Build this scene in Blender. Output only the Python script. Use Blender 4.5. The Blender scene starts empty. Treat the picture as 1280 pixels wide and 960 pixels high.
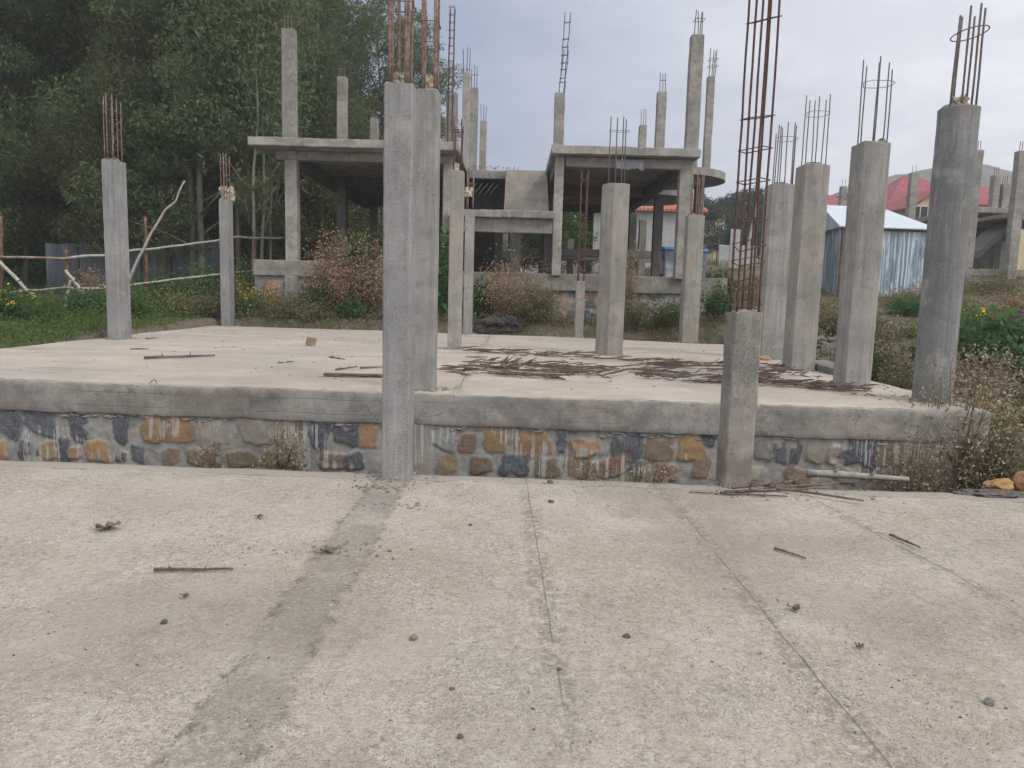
import bpy, math, random
import numpy as np
from mathutils import Vector, Matrix, noise as mnoise

random.seed(11)
S = bpy.context.scene
COL = S.collection
R = math.radians

# ------------------------------------------------------------------ camera geometry
F = 940.0
PITCH = math.atan(113.5 / F)
ROLL = R(1.57)
EYE = Vector((0, 0, 1.5))


def ray(u, v):
    a, b = (u - 640) / F, -(v - 480) / F
    c, s = math.cos(ROLL), math.sin(ROLL)
    r, up = a * c - b * s, a * s + b * c
    cp, sp = math.cos(PITCH), math.sin(PITCH)
    return Vector((r, cp + up * sp, -sp + up * cp))


def on(u, v, z):
    d = ray(u, v)
    return EYE + d * ((z - EYE.z) / d.z)


def at(u, v, y):
    d = ray(u, v)
    return EYE + d * (y / d.y)


# ------------------------------------------------------------------ tagging helpers
def tag(o, label=None, cat=None, group=None, kind=None):
    if label: o['label'] = label
    if cat: o['category'] = cat
    if group: o['group'] = group
    if kind: o['kind'] = kind
    elif cat and 'kind' not in o: o['kind'] = 'thing'
    return o


def empty(name, loc, label, cat, group=None, rz=0.0):
    o = bpy.data.objects.new(name, None)
    COL.objects.link(o)
    o.location = loc
    o.rotation_euler = (0, 0, rz)
    o.empty_display_size = 0.2
    return tag(o, label, cat, group, 'thing')


def link(name, me, mat, parent=None, loc=None):
    o = bpy.data.objects.new(name, me)
    COL.objects.link(o)
    if mat is not None and len(me.materials) == 0:
        me.materials.append(mat)
    if parent: o.parent = parent
    if loc is not None: o.location = loc
    return o


def sstep(a, b, x):
    t = min(1.0, max(0.0, (x - a) / (b - a)))
    return t * t * (3 - 2 * t)


def nz(x, y, z=0.0):
    return mnoise.noise(Vector((x, y, z)))


# ------------------------------------------------------------------ mesh builder
class MB:
    def __init__(s):
        s.v, s.f = [], []

    def add(s, vs, fs):
        b = len(s.v)
        s.v += [tuple(p) for p in vs]
        s.f += [tuple(b + i for i in f) for f in fs]

    def rbox(s, x0, x1, y0, y1, z0, z1, step=0.15, amp=0.004, r=0.012, xf=None, freq=6.0, seed=0.0):
        """box with rounded, slightly wandering edges"""
        r = min(r, (x1 - x0) / 3, (y1 - y0) / 3, (z1 - z0) / 3)

        def ticks(a, b):
            n = max(1, int((b - a - 2 * r) / step))
            return [a] + [a + r + (b - a - 2 * r) * i / n for i in range(n + 1)] + [b]
        X, Y, Z = ticks(x0, x1), ticks(y0, y1), ticks(z0, z1)

        def pt(x, y, z):
            q = (min(max(x, x0 + r), x1 - r), min(max(y, y0 + r), y1 - r), min(max(z, z0 + r), z1 - r))
            d = Vector((x - q[0], y - q[1], z - q[2]))
            p = Vector(q) + (d.normalized() * r if d.length > 1e-9 else d)
            w = p if xf is None else xf @ p
            if amp:
                k = Vector((w.x * freq + seed, w.y * freq, w.z * freq))
                w = w + mnoise.noise_vector(k) * amp + mnoise.noise_vector(k * 0.2) * amp * 1.5
            return w

        def face(A, B, fn, flip):
            vs = [pt(*fn(a, b)) for a in A for b in B]
            m = len(B)
            fs = []
            for i in range(len(A) - 1):
                for j in range(m - 1):
                    q = (i * m + j, (i + 1) * m + j, (i + 1) * m + j + 1, i * m + j + 1)
                    fs.append(q[::-1] if flip else q)
            s.add(vs, fs)
        face(X, Y, lambda a, b: (a, b, z1), False)
        face(X, Y, lambda a, b: (a, b, z0), True)
        face(X, Z, lambda a, b: (a, y0, b), False)
        face(X, Z, lambda a, b: (a, y1, b), True)
        face(Y, Z, lambda a, b: (x1, a, b), False)
        face(Y, Z, lambda a, b: (x0, a, b), True)

    def prism(s, pts, z0, z1, step=0.12, amp=0.004, top_amp=0.012, freq=6, seed=0.0):
        """vertical shaft over a footprint"""
        n = len(pts)
        k = max(1, int((z1 - z0) / step))
        vs = []
        for i in range(k + 1):
            z = z0 + (z1 - z0) * i / k
            for (x, y) in pts:
                d = mnoise.noise_vector(Vector((x * freq + seed, y * freq, z * freq))) * amp
                zz = z + (nz(x * 14 + seed, y * 14, 3) * top_amp if i == k else 0)
                vs.append((x + d.x, y + d.y, zz))
        fs = []
        for i in range(k):
            for j in range(n):
                j2 = (j + 1) % n
                fs.append((i * n + j, i * n + j2, (i + 1) * n + j2, (i + 1) * n + j))
        b = len(vs)
        cx = sum(p[0] for p in pts) / n; cy = sum(p[1] for p in pts) / n
        for (x, y) in pts:
            x2, y2 = cx + (x - cx) * .93, cy + (y - cy) * .93
            vs.append((x2, y2, z1 + .008 + nz(x2 * 14 + seed, y2 * 14, 5) * top_amp))
        for j in range(n):
            j2 = (j + 1) % n
            fs.append((k * n + j, k * n + j2, b + j2, b + j))
        vs.append((cx, cy, z1 + .015))
        for j in range(n):
            fs.append((b + j, b + (j + 1) % n, b + n))
        s.add(vs, fs)

    def tube(s, path, rad, n=6, closed=False, cap=True):
        P = [Vector(p) for p in path]
        m = len(P)
        rr = rad if isinstance(rad, (list, tuple)) else [rad] * m
        vs = []
        up = None
        for i in range(m):
            if closed:
                t = P[(i + 1) % m] - P[(i - 1) % m]
            else:
                t = P[min(i + 1, m - 1)] - P[max(i - 1, 0)]
            if t.length < 1e-9: t = Vector((0, 0, 1))
            t.normalize()
            if up is None:
                up = t.orthogonal().normalized()
            else:
                up = up - t * up.dot(t)
                up = up.normalized() if up.length > 1e-6 else t.orthogonal().normalized()
            w = t.cross(up)
            for j in range(n):
                a = 2 * math.pi * j / n
                vs.append(P[i] + (up * math.cos(a) + w * math.sin(a)) * rr[i])
        fs = []
        for i in range(m if closed else m - 1):
            i2 = (i + 1) % m
            for j in range(n):
                j2 = (j + 1) % n
                fs.append((i * n + j, i * n + j2, i2 * n + j2, i2 * n + j))
        if cap and not closed:
            fs.append(tuple(range(n))[::-1])
            fs.append(tuple((m - 1) * n + j for j in range(n)))
        s.add(vs, fs)

    def blob(s, c, rx, ry, rz, sub=2, amp=0.25, freq=1.6, seed=0.0, flat=False):
        import bmesh
        bm = bmesh.new()
        bmesh.ops.create_icosphere(bm, subdivisions=sub, radius=1.0)
        vs = []
        for v in bm.verts:
            k = v.co.copy()
            d = 1 + mnoise.noise(k * freq + Vector((seed, seed * .7, 0))) * amp * 2
            k = k * d
            if flat and k.z < -.35: k.z = -.35
            vs.append((c[0] + k.x * rx, c[1] + k.y * ry, c[2] + k.z * rz))
        fs = [tuple(v.index for v in f.verts) for f in bm.faces]
        bm.free()
        s.add(vs, fs)

    def build(s, name, mat, parent=None, loc=None, smooth=False):
        me = bpy.data.meshes.new(name)
        me.from_pydata(s.v, [], s.f)
        me.update()
        if smooth:
            me.polygons.foreach_set('use_smooth', [True] * len(me.polygons))
        return link(name, me, mat, parent, loc)


def np_mesh(name, V, Q, tint=None):
    me = bpy.data.meshes.new(name)
    V = np.asarray(V, np.float32); Q = np.asarray(Q, np.int32)
    me.vertices.add(len(V)); me.vertices.foreach_set('co', V.ravel())
    k = Q.shape[1]
    me.loops.add(Q.size); me.loops.foreach_set('vertex_index', Q.ravel())
    me.polygons.add(len(Q))
    me.polygons.foreach_set('loop_start', np.arange(0, Q.size, k, dtype=np.int32))
    me.update(calc_edges=True)
    if tint is not None:
        a = me.attributes.new('tint', 'FLOAT', 'POINT')
        a.data.foreach_set('value', np.asarray(tint, np.float32).ravel())
    return me


# ------------------------------------------------------------------ node helpers
class NT:
    def __init__(s, name):
        s.m = bpy.data.materials.new(name); s.m.use_nodes = True
        s.t = s.m.node_tree; s.t.nodes.clear()
        s.tc = s.t.nodes.new('ShaderNodeTexCoord')
        s.o = s.tc.outputs['Object']

    def n(s, typ, **kw):
        nd = s.t.nodes.new(typ)
        for k, v in kw.items(): setattr(nd, k, v)
        return nd

    def L(s, a, b):
        s.t.links.new(a, b)

    def inp(s, sock, v):
        if hasattr(v, 'is_linked'): s.L(v, sock)
        else: sock.default_value = v

    def noise(s, scale, detail=4, rough=.55, vec=None, dist=0.0, stretch=None, off=None):
        nd = s.n('ShaderNodeTexNoise')
        v = vec or s.o
        if stretch or off is not None:
            mp = s.n('ShaderNodeMapping')
            if stretch: mp.inputs['Scale'].default_value = stretch
            if off is not None: s.inp(mp.inputs['Location'], off)
            s.L(v, mp.inputs['Vector']); v = mp.outputs[0]
        s.L(v, nd.inputs['Vector'])
        nd.inputs['Scale'].default_value = scale
        nd.inputs['Detail'].default_value = detail
        nd.inputs['Roughness'].default_value = rough
        nd.inputs['Distortion'].default_value = dist
        return nd.outputs['Fac']

    def voro(s, scale, feature='F1', vec=None, out='Distance', rnd=1.0):
        nd = s.n('ShaderNodeTexVoronoi', feature=feature)
        s.L(vec or s.o, nd.inputs['Vector'])
        nd.inputs['Scale'].default_value = scale
        nd.inputs['Randomness'].default_value = rnd
        return nd.outputs[out]

    def rng(s, x, a, b, c=0.0, d=1.0, smooth=True):
        nd = s.n('ShaderNodeMapRange')
        nd.interpolation_type = 'SMOOTHSTEP' if smooth else 'LINEAR'
        s.inp(nd.inputs['Value'], x)
        for k, v in zip(('From Min', 'From Max', 'To Min', 'To Max'), (a, b, c, d)):
            s.inp(nd.inputs[k], v)
        return nd.outputs[0]

    def mth(s, op, a, b=0.0, c=None):
        nd = s.n('ShaderNodeMath', operation=op)
        s.inp(nd.inputs[0], a); s.inp(nd.inputs[1], b)
        if c is not None: s.inp(nd.inputs[2], c)
        return nd.outputs[0]

    def mix(s, f, a, b, blend='MIX'):
        nd = s.n('ShaderNodeMix', data_type='RGBA', blend_type=blend)
        s.inp(nd.inputs[0], f)
        for sk, v in ((nd.inputs[6], a), (nd.inputs[7], b)):
            if hasattr(v, 'is_linked'): s.L(v, sk)
            else: sk.default_value = (*v, 1) if len(v) == 3 else v
        return nd.outputs[2]

    def xyz(s, vec=None):
        nd = s.n('ShaderNodeSeparateXYZ'); s.L(vec or s.o, nd.inputs[0])
        return nd.outputs

    def attr(s, name, out='Fac'):
        nd = s.n('ShaderNodeAttribute'); nd.attribute_name = name
        return nd.outputs[out]

    def rand(s):
        return s.n('ShaderNodeObjectInfo').outputs['Random']

    def bump(s, h, strength=.5, dist=.01, prev=None):
        nd = s.n('ShaderNodeBump')
        nd.inputs['Strength'].default_value = strength
        nd.inputs['Distance'].default_value = dist
        s.L(h, nd.inputs['Height'])
        if prev is not None: s.L(prev, nd.inputs['Normal'])
        return nd.outputs[0]

    def out(s, col, rough=.9, normal=None, metal=0.0, spec=.25):
        b = s.n('ShaderNodeBsdfPrincipled')
        if hasattr(col, 'is_linked'): s.L(col, b.inputs['Base Color'])
        else: b.inputs['Base Color'].default_value = (*col, 1)
        s.inp(b.inputs['Roughness'], rough)
        s.inp(b.inputs['Metallic'], metal)
        b.inputs['Specular IOR Level'].default_value = spec
        if normal is not None: s.L(normal, b.inputs['Normal'])
        o = s.n('ShaderNodeOutputMaterial'); s.L(b.outputs[0], o.inputs[0])
        return s.m

    def leafout(s, col, trans=.3):
        d = s.n('ShaderNodeBsdfDiffuse'); s.L(col, d.inputs[0])
        t = s.n('ShaderNodeBsdfTranslucent'); s.L(col, t.inputs[0])
        mx = s.n('ShaderNodeMixShader'); mx.inputs[0].default_value = trans
        s.L(d.outputs[0], mx.inputs[1]); s.L(t.outputs[0], mx.inputs[2])
        o = s.n('ShaderNodeOutputMaterial'); s.L(mx.outputs[0], o.inputs[0])
        return s.m


def line_mask(g, a, b, w, wob=.02, freq=1.2, gap=None):
    """thin mark along x = a + b*y, with a wandering course and broken in places"""
    X, Y, Z = g.xyz()
    t = g.mth('SUBTRACT', X, g.mth('MULTIPLY_ADD', Y, b, a))
    n1 = g.noise(freq, 3, .6)
    t = g.mth('ADD', t, g.mth('MULTIPLY', g.mth('SUBTRACT', n1, .5), wob * 2))
    d = g.mth('ABSOLUTE', t)
    m = g.rng(d, w * .4, w, 1.0, 0.0)
    if gap:
        m = g.mth('MULTIPLY', m, g.rng(g.noise(gap, 2), .40, .55))
    return m


def slab_material(name, near=True):
    g = NT(name)
    X, Y, Z = g.xyz()
    wv = g.n('ShaderNodeVectorMath', operation='ADD')
    nn = g.n('ShaderNodeTexNoise'); nn.inputs['Scale'].default_value = 6
    g.L(g.o, nn.inputs['Vector']); g.L(g.o, wv.inputs[0]); g.L(nn.outputs['Color'], wv.inputs[1])
    big = g.noise(.55, 5, .6)
    mid = g.noise(2.6, 5, .62, off=(7, 3, 0))
    fin = g.noise(28, 6, .7)
    col = g.mix(g.rng(big, .38, .62), (.445, .37, .295), (.54, .465, .385))
    col = g.mix(g.rng(mid, .42, .66, 0, .75), col, (.59, .52, .44))
    col = g.mix(g.rng(g.noise(1.1, 4, .6, off=(2, 9, 4)), .5, .68, 0, .65), col, (.37, .32, .272))
    # warm dusty film
    col = g.mix(g.rng(g.noise(.8, 3, .5, off=(21, 4, 0)), .48, .68, 0, .5), col, (.45, .36, .28))
    fl = g.noise(19, 8, .78, off=(2, 7, 0), dist=.6)
    col = g.mix(g.rng(fl, .52, .60, 0, .46 if near else .14), col, (.69, .63, .545))
    col = g.mix(g.rng(fl, .47, .40, 0, .46 if near else .12), col, (.235, .20, .165))
    fv = g.voro(44, vec=wv.outputs[0], out='Color')
    fr = g.mth('MULTIPLY', g.rng(g.xyz(fv)[0], .72, .78), g.rng(g.noise(1.7, 3, .6, off=(6, 2, 2)), .35, .6))
    col = g.mix(g.mth('MULTIPLY', fr, .55 if near else .15), col, (.70, .66, .60))
    fr2 = g.mth('MULTIPLY', g.rng(g.xyz(fv)[1], .78, .84), g.rng(g.noise(1.9, 3, .6, off=(2, 8, 2)), .35, .6))
    col = g.mix(g.mth('MULTIPLY', fr2, .58 if near else .15), col, (.20, .172, .145))
    col = g.mix(g.rng(fin, .35, .7, 0, .4 if near else .2), col, g.mix(.5, col, (.62, .58, .52)))
    col = g.mix(g.rng(g.noise(75, 3, .7), .54, .66, 0, .55), col, (.20, .18, .155))
    col = g.mix(g.rng(g.noise(120, 2, .6, off=(3, 3, 3)), .6, .68, 0, .6), col, (.62, .58, .52))
    # pits and pock marks
    pv = g.voro(24, vec=wv.outputs[0])
    dens = g.rng(g.noise(1.3, 4, .65, off=(4, 4, 9)), .36, .58)
    if near:
        nb = g.rng(g.mth('ABSOLUTE', g.mth('ADD', X, .95)), .12, .75, 1, 0)
        dens = g.mth('MAXIMUM', dens, g.mth('MULTIPLY', nb, .9))
    pit = g.mth('MULTIPLY', g.rng(pv, .10, .20, 1, 0), dens)
    col = g.mix(g.mth('MULTIPLY', pit, .85), col, (.13, .112, .095))
    pv2 = g.voro(46, vec=wv.outputs[0])
    pit2 = g.mth('MULTIPLY', g.rng(pv2, .14, .26, 1, 0), g.rng(g.noise(2.2, 4, .7, off=(9, 1, 2)), .36, .56))
    col = g.mix(g.mth('MULTIPLY', pit2, .5), col, (.19, .17, .15))
    h = g.mth('ADD', g.mth('MULTIPLY', fin, .6), g.mth('MULTIPLY', g.noise(90, 4, .7), .35))
    h = g.mth('ADD', h, g.mth('MULTIPLY', mid, .8))
    h = g.mth('ADD', h, g.mth('MULTIPLY', fl, .9))
    h = g.mth('SUBTRACT', h, g.mth('MULTIPLY', pit, .7))
    h = g.mth('SUBTRACT', h, g.mth('MULTIPLY', pit2, .35))
    if near:
        s1 = g.noise(.42, 4, .55, off=(51, 2, 0), dist=.5)
        col = g.mix(g.rng(s1, .50, .62, 0, .55), col, (.33, .285, .235))
        s2 = g.noise(.7, 5, .6, off=(5, 62, 0), dist=.4)
        col = g.mix(g.rng(s2, .54, .64, 0, .5), col, (.48, .42, .355))
        rg = g.rng(g.mth('ABSOLUTE', g.mth('SUBTRACT', s2, .53)), 0, .008, 1, 0)
        col = g.mix(g.mth('MULTIPLY', rg, .22), col, (.25, .22, .19))
        # old wall line: grey mortar strip with ragged sides
        wob = g.mth('ADD', g.mth('MULTIPLY', g.mth('SUBTRACT', g.noise(3.2, 6, .75), .5), .26), g.mth('MULTIPLY', g.mth('SUBTRACT', g.noise(22, 4, .7), .5), .06))
        t = g.mth('ADD', g.mth('SUBTRACT', X, -.935), wob)
        band = g.rng(g.mth('ABSOLUTE', t), .115, .155, 1, 0)
        band = g.mth('MULTIPLY', band, g.rng(g.noise(2.2, 4, .65, off=(5, 0, 0)), .32, .56, .12, 1))
        band = g.mth('MULTIPLY', band, g.rng(Y, 3.0, 5.2, .8, 1))
        col = g.mix(g.mth('MULTIPLY', band, .58), col, g.mix(fin, (.185, .172, .15), (.28, .265, .235)))
        edge = g.rng(g.mth('ABSOLUTE', g.mth('SUBTRACT', g.mth('ABSOLUTE', t), .14)), .0, .035, 1, 0)
        edge = g.mth('MULTIPLY', edge, g.rng(g.noise(9, 4, .7, off=(1, 6, 0)), .45, .6))
        col = g.mix(g.mth('MULTIPLY', edge, .7), col, (.17, .15, .125))
        h = g.mth('ADD', h, g.mth('MULTIPLY', band, .9))
        rough = g.noise(34, 5, .75, off=(8, 1, 3))
        col = g.mix(g.rng(rough, .56, .64, 0, .35), col, (.22, .19, .16))
        col = g.mix(g.rng(rough, .44, .37, 0, .35), col, (.66, .62, .56))
        h = g.mth('SUBTRACT', h, g.mth('MULTIPLY', rough, 1.2))
        # lip of smoother concrete along the outer edge
        dl = g.mth('SUBTRACT', g.mth('MULTIPLY_ADD', X, -.031, 6.06), Y)
        dl = g.mth('ADD', dl, g.mth('MULTIPLY', g.mth('SUBTRACT', g.noise(3.5, 4, .6), .5), .22))
        lip = g.rng(dl, .20, .24, 1, 0)
        col = g.mix(g.mth('MULTIPLY', lip, .7), col, g.mix(mid, (.33, .31, .28), (.45, .42, .375)))
        seam = g.rng(g.mth('ABSOLUTE', g.mth('SUBTRACT', dl, .23)), 0, .022, 1, 0)
        seam = g.mth('MULTIPLY', seam, g.rng(g.noise(4, 3, .6, off=(8, 8, 0)), .42, .56))
        col = g.mix(g.mth('MULTIPLY', seam, .6), col, (.17, .155, .135))
        lines = [(.285, -.025, .0045, .012, 2.6, 1.8), (1.31, -.017, .0055, .022, 2.2, 1.1), (2.95, -.11, .007, .06, 1.6, 1.1)]
        for (x0, y0, rad) in ((-1.9, 2.35, .22), (-.2, 3.3, .6), (1.75, 4.6, .4)):
            pass
    else:
        lines = []
        # joints across the deck
        for (yy, gp) in ((14.6, .9), (11.3, .6), (16.6, .5)):
            wob = g.mth('MULTIPLY', g.mth('SUBTRACT', g.noise(.9, 4, .6, off=(yy, 0, 0)), .5), .5)
            d = g.mth('ABSOLUTE', g.mth('ADD', g.mth('SUBTRACT', Y, yy), wob))
            m = g.mth('MULTIPLY', g.rng(d, .02, .07, 1, 0), g.rng(g.noise(gp, 3), .4, .52))
            col = g.mix(g.mth('MULTIPLY', m, .6), col, (.16, .145, .125))
        gy = g.noise(.5, 5, .62, off=(33, 7, 0))
        col = g.mix(g.rng(gy, .42, .62, .12, .6), col, (.37, .345, .315))
        st = g.noise(1.0, 5, .65, stretch=(.35, 2.2, 1), off=(3, 0, 0))
        col = g.mix(g.rng(st, .54, .66, 0, .5), col, (.25, .225, .195))
        lines = [(-.55, 0, .02, .03, 1.2, .6)]
    for (a, b, w, wb, fr, gp) in lines:
        m = line_mask(g, a, b, w, wb, fr, gp)
        col = g.mix(g.mth('MULTIPLY', m, .42), col, (.12, .105, .09))
        halo = g.mth('MULTIPLY', line_mask(g, a, b, .09, .06, 2.0, 2.0), g.rng(fl, .56, .46))
        col = g.mix(g.mth('MULTIPLY', halo, .45), col, (.20, .175, .145))
        h = g.mth('SUBTRACT', h, g.mth('MULTIPLY', m, 1.0))
    nrm = g.bump(h, .8 if near else .4, .014)
    return g.out(col, .93, nrm, spec=.15)


def concrete_material(name, base=(.235, .228, .217), light=(.325, .313, .293), dark=(.135, .136, .138), streak=.5, boards=0.0, stain=.4, warm=0.0, grime=0.0, crack=.5):
    g = NT(name)
    _w = g.n('ShaderNodeVectorMath', operation='ADD'); _n = g.n('ShaderNodeTexNoise'); _n.inputs['Scale'].default_value = 2.5
    _s = g.n('ShaderNodeVectorMath', operation='SCALE'); _s.inputs['Scale'].default_value = .35
    g.L(g.o, _n.inputs['Vector']); g.L(_n.outputs['Color'], _s.inputs[0]); g.L(g.o, _w.inputs[0]); g.L(_s.outputs[0], _w.inputs[1]); g.wob = _w.outputs[0]
    rnd = g.rand()
    off = g.n('ShaderNodeCombineXYZ')
    g.L(g.mth('MULTIPLY', rnd, 31.0), off.inputs[0]); g.L(g.mth('MULTIPLY', rnd, 17.0), off.inputs[2])
    va = g.n('ShaderNodeVectorMath', operation='ADD'); g.L(g.o, va.inputs[0]); g.L(off.outputs[0], va.inputs[1])
    V = va.outputs[0]
    big = g.noise(1.6, 4, .55, vec=V)
    col = g.mix(g.rng(big, .35, .66), base, light)
    stv = g.noise(1.0, 5, .6, vec=V, stretch=(16, 16, .9))
    col = g.mix(g.rng(stv, .45, .68, 0, streak), col, dark)
    stl = g.noise(1.0, 4, .6, vec=V, stretch=(22, 22, 1.4), off=(4, 4, 4))
    col = g.mix(g.rng(stl, .55, .72, 0, streak * .9), col, (.46, .44, .41))
    blot = g.noise(5.5, 5, .65, vec=V, off=(3, 1, 8))
    col = g.mix(g.rng(blot, .50, .66, 0, stain), col, (.135, .132, .134))
    pour = g.noise(1.0, 3, .6, vec=V, stretch=(.8, .8, 2.4), off=(9, 9, 1))
    col = g.mix(g.rng(pour, .48, .62, 0, stain * .55), col, (.15, .148, .15))
    blot2 = g.noise(3.2, 5, .65, vec=V, off=(13, 6, 8))
    col = g.mix(g.rng(blot2, .55, .74, 0, stain), col, (.43, .40, .36))
    if warm:
        col = g.mix(g.rng(g.noise(1.3, 4, .6, vec=V, off=(6, 2, 2)), .45, .65, 0, warm), col, (.33, .275, .21))
    fin = g.noise(60, 5, .7, vec=V)
    col = g.mix(g.rng(fin, .35, .68, 0, .45), col, g.mix(.55, col, (.5, .48, .45)))
    honey = g.mth('MULTIPLY', g.rng(g.voro(48, vec=V), .28, .42, 1, 0), g.rng(g.noise(1.9, 4, .65, vec=V, off=(2, 12, 5)), .56, .66))
    col = g.mix(g.mth('MULTIPLY', honey, .6), col, (.10, .097, .092))
    pv = g.voro(26, vec=V)
    pit = g.mth('MULTIPLY', g.rng(pv, .07, .17, 1, 0), g.rng(g.noise(2.4, 3, .6, vec=V), .48, .62))
    col = g.mix(g.mth('MULTIPLY', pit, .65), col, (.09, .088, .085))
    h = g.mth('ADD', g.mth('MULTIPLY', fin, .5), g.mth('MULTIPLY', g.noise(14, 5, .65, vec=V), .8))
    h = g.mth('SUBTRACT', h, g.mth('MULTIPLY', pit, .8))
    if boards:
        X, Y, Z = g.xyz()
        zz = g.mth('ADD', Z, g.mth('MULTIPLY', g.noise(.8, 2), .06))
        fr = g.mth('FRACT', g.mth('MULTIPLY', zz, boards))
        d = g.mth('ABSOLUTE', g.mth('SUBTRACT', fr, .5))
        ln = g.mth('MULTIPLY', g.rng(d, .47, .5), g.rng(g.noise(.9, 3, vec=V), .4, .6))
        col = g.mix(g.mth('MULTIPLY', ln, .5), col, (.12, .118, .11))
        h = g.mth('SUBTRACT', h, ln)
    if grime:
        gm = g.noise(.9, 5, .68, off=(31, 3, 3), stretch=(1, 1, 2.0))
        col = g.mix(g.rng(gm, .46, .62, 0, grime), col, (.105, .092, .080))
        gm2 = g.noise(4.5, 6, .72, off=(11, 23, 3))
        col = g.mix(g.rng(gm2, .54, .64, 0, grime * .8), col, (.10, .090, .080))
        gl = g.noise(2.0, 5, .7, off=(1, 13, 9))
        col = g.mix(g.rng(gl, .55, .66, 0, .6), col, (.40, .38, .35))
        ck = g.mth('MULTIPLY', g.rng(g.voro(3.2, 'DISTANCE_TO_EDGE', vec=g.wob), 0, .012, 1, 0), g.rng(g.noise(1.2, 3, .6, off=(5, 5, 5)), .5, .58))
        col = g.mix(g.mth('MULTIPLY', ck, crack), col, (.05, .047, .043))
        h = g.mth('SUBTRACT', g.mth('ADD', h, g.mth('MULTIPLY', gm2, 1.6)), g.mth('MULTIPLY', ck, crack * 1.5))
    # every pour its own tone
    hs = g.n('ShaderNodeHueSaturation')
    g.L(col, hs.inputs['Color']); g.L(g.rng(rnd, 0, 1, .86, 1.12, False), hs.inputs['Value'])
    return g.out(hs.outputs[0], .9, g.bump(h, .6, .008), spec=.2)


def simple_material(name, c1, c2, scale=6, rough=.85, bump=.3, dist=.005, stretch=None, spec=.2, c3=None):
    g = NT(name)
    a = g.noise(scale, 5, .62, stretch=stretch)
    col = g.mix(g.rng(a, .35, .65), c1, c2)
    if c3: col = g.mix(g.rng(g.noise(scale * .4, 4, .6, off=(3, 3, 1)), .5, .65, 0, .8), col, c3)
    f = g.noise(scale * 7, 4, .7, stretch=stretch)
    col = g.mix(g.rng(f, .4, .7, 0, .35), col, tuple(x * .6 for x in c1))
    return g.out(col, rough, g.bump(f, bump, dist), spec=spec)


def leaf_material(name, dark, mid, light, vary=.35, trans=.28, hue=.03):
    g = NT(name)
    t = g.attr('tint')
    rnd = g.rand()
    col = g.mix(g.rng(t, 0, .55, 0, 1, False), dark, mid)
    col = g.mix(g.rng(t, .55, 1, 0, 1, False), col, light)
    hs = g.n('ShaderNodeHueSaturation')
    g.L(g.rng(rnd, 0, 1, .5 - hue, .5 + hue, False), hs.inputs['Hue'])
    g.L(g.rng(rnd, 0, 1, 1 - vary, 1 + vary, False), hs.inputs['Value'])
    g.L(col, hs.inputs['Color'])
    return g.leafout(hs.outputs[0], trans)


M = {}
M['slab'] = slab_material('floor_concrete')
M['deck'] = slab_material('deck_concrete', False)
M['col'] = concrete_material('column_concrete', streak=.55, stain=.45)
M['col_cool'] = concrete_material('column_concrete_cool', base=(.20, .203, .207), light=(.28, .282, .284), dark=(.115, .12, .13), streak=.5, stain=.45)
M['col_worn'] = concrete_material('worn_column_concrete', base=(.215, .20, .178), light=(.30, .28, .25), dark=(.12, .115, .105), streak=.35, stain=.6, warm=.45, grime=.45, crack=0.0)
M['col_blue'] = concrete_material('blue_grey_concrete', base=(.165, .172, .182), light=(.25, .255, .26), dark=(.085, .095, .11), streak=.5, stain=.6)
M['col_warm'] = concrete_material('column_concrete_warm', base=(.245, .228, .205), light=(.32, .30, .27), streak=.5, stain=.5, warm=.35)
M['beam'] = concrete_material('beam_concrete', base=(.225, .212, .195), light=(.32, .30, .275), streak=.25, boards=7.0, stain=.6, warm=.3, grime=.42)
M['house'] = concrete_material('house_concrete', base=(.26, .246, .225), light=(.36, .34, .31), streak=.3, stain=.5, grime=.3, crack=.0)
M['house_shaded'] = concrete_material('shaded_house_concrete', base=(.085, .081, .077), light=(.125, .119, .112), streak=.1, stain=.3)  # house concrete again, with the interior shade put into its colour
M['ramp'] = concrete_material('stair_concrete', base=(.30, .28, .245), light=(.385, .36, .32), streak=.0, boards=4.5, stain=.35, warm=.3)
M['rust'] = simple_material('rusty_bar', (.17, .105, .085), (.30, .215, .18), 30, .8, .4, .002, c3=(.36, .29, .25))
M['rust_dark'] = simple_material('dark_rusty_bar', (.085, .045, .045), (.155, .085, .075), 30, .8, .4, .002)
M['steel'] = simple_material('weathered_bar', (.12, .105, .10), (.21, .185, .175), 30, .75, .3, .002)
M['paper'] = simple_material('cement_paper', (.50, .42, .31), (.63, .56, .45), 12, .9, .3, .004)
M['mortar_pale'] = simple_material('pale_mortar', (.29, .275, .255), (.42, .40, .375), 18, .95, .8, .01)
M['lump'] = simple_material('broken_concrete', (.20, .185, .165), (.36, .335, .30), 18, .95, .8, .01)
M['pole'] = simple_material('debarked_pole', (.22, .17, .125), (.40, .345, .285), 9, .85, .3, .004, stretch=(1, 1, .3))
M['pole_pale'] = simple_material('pale_pole', (.36, .33, .29), (.50, .47, .42), 9, .85, .3, .004)
M['pole_red'] = simple_material('bark_pole', (.13, .075, .05), (.24, .15, .105), 9, .9, .5, .004)
M['twig'] = simple_material('dry_bark', (.115, .078, .066), (.20, .15, .13), 14, .95, .5, .004, c3=(.27, .22, .19))
M['log'] = simple_material('grey_log', (.30, .27, .23), (.44, .40, .35), 10, .9, .5, .005)
M['bark'] = simple_material('tree_bark', (.09, .08, .065), (.16, .14, .115), 3, .95, .5, .02, stretch=(1, 1, .25))
M['bark_pale'] = simple_material('pale_bark', (.17, .155, .13), (.30, .28, .24), 3, .95, .5, .02, stretch=(1, 1, .25))
M['stem'] = simple_material('plant_stem', (.13, .105, .07), (.22, .18, .12), 10, .95, .2, .002)
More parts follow.
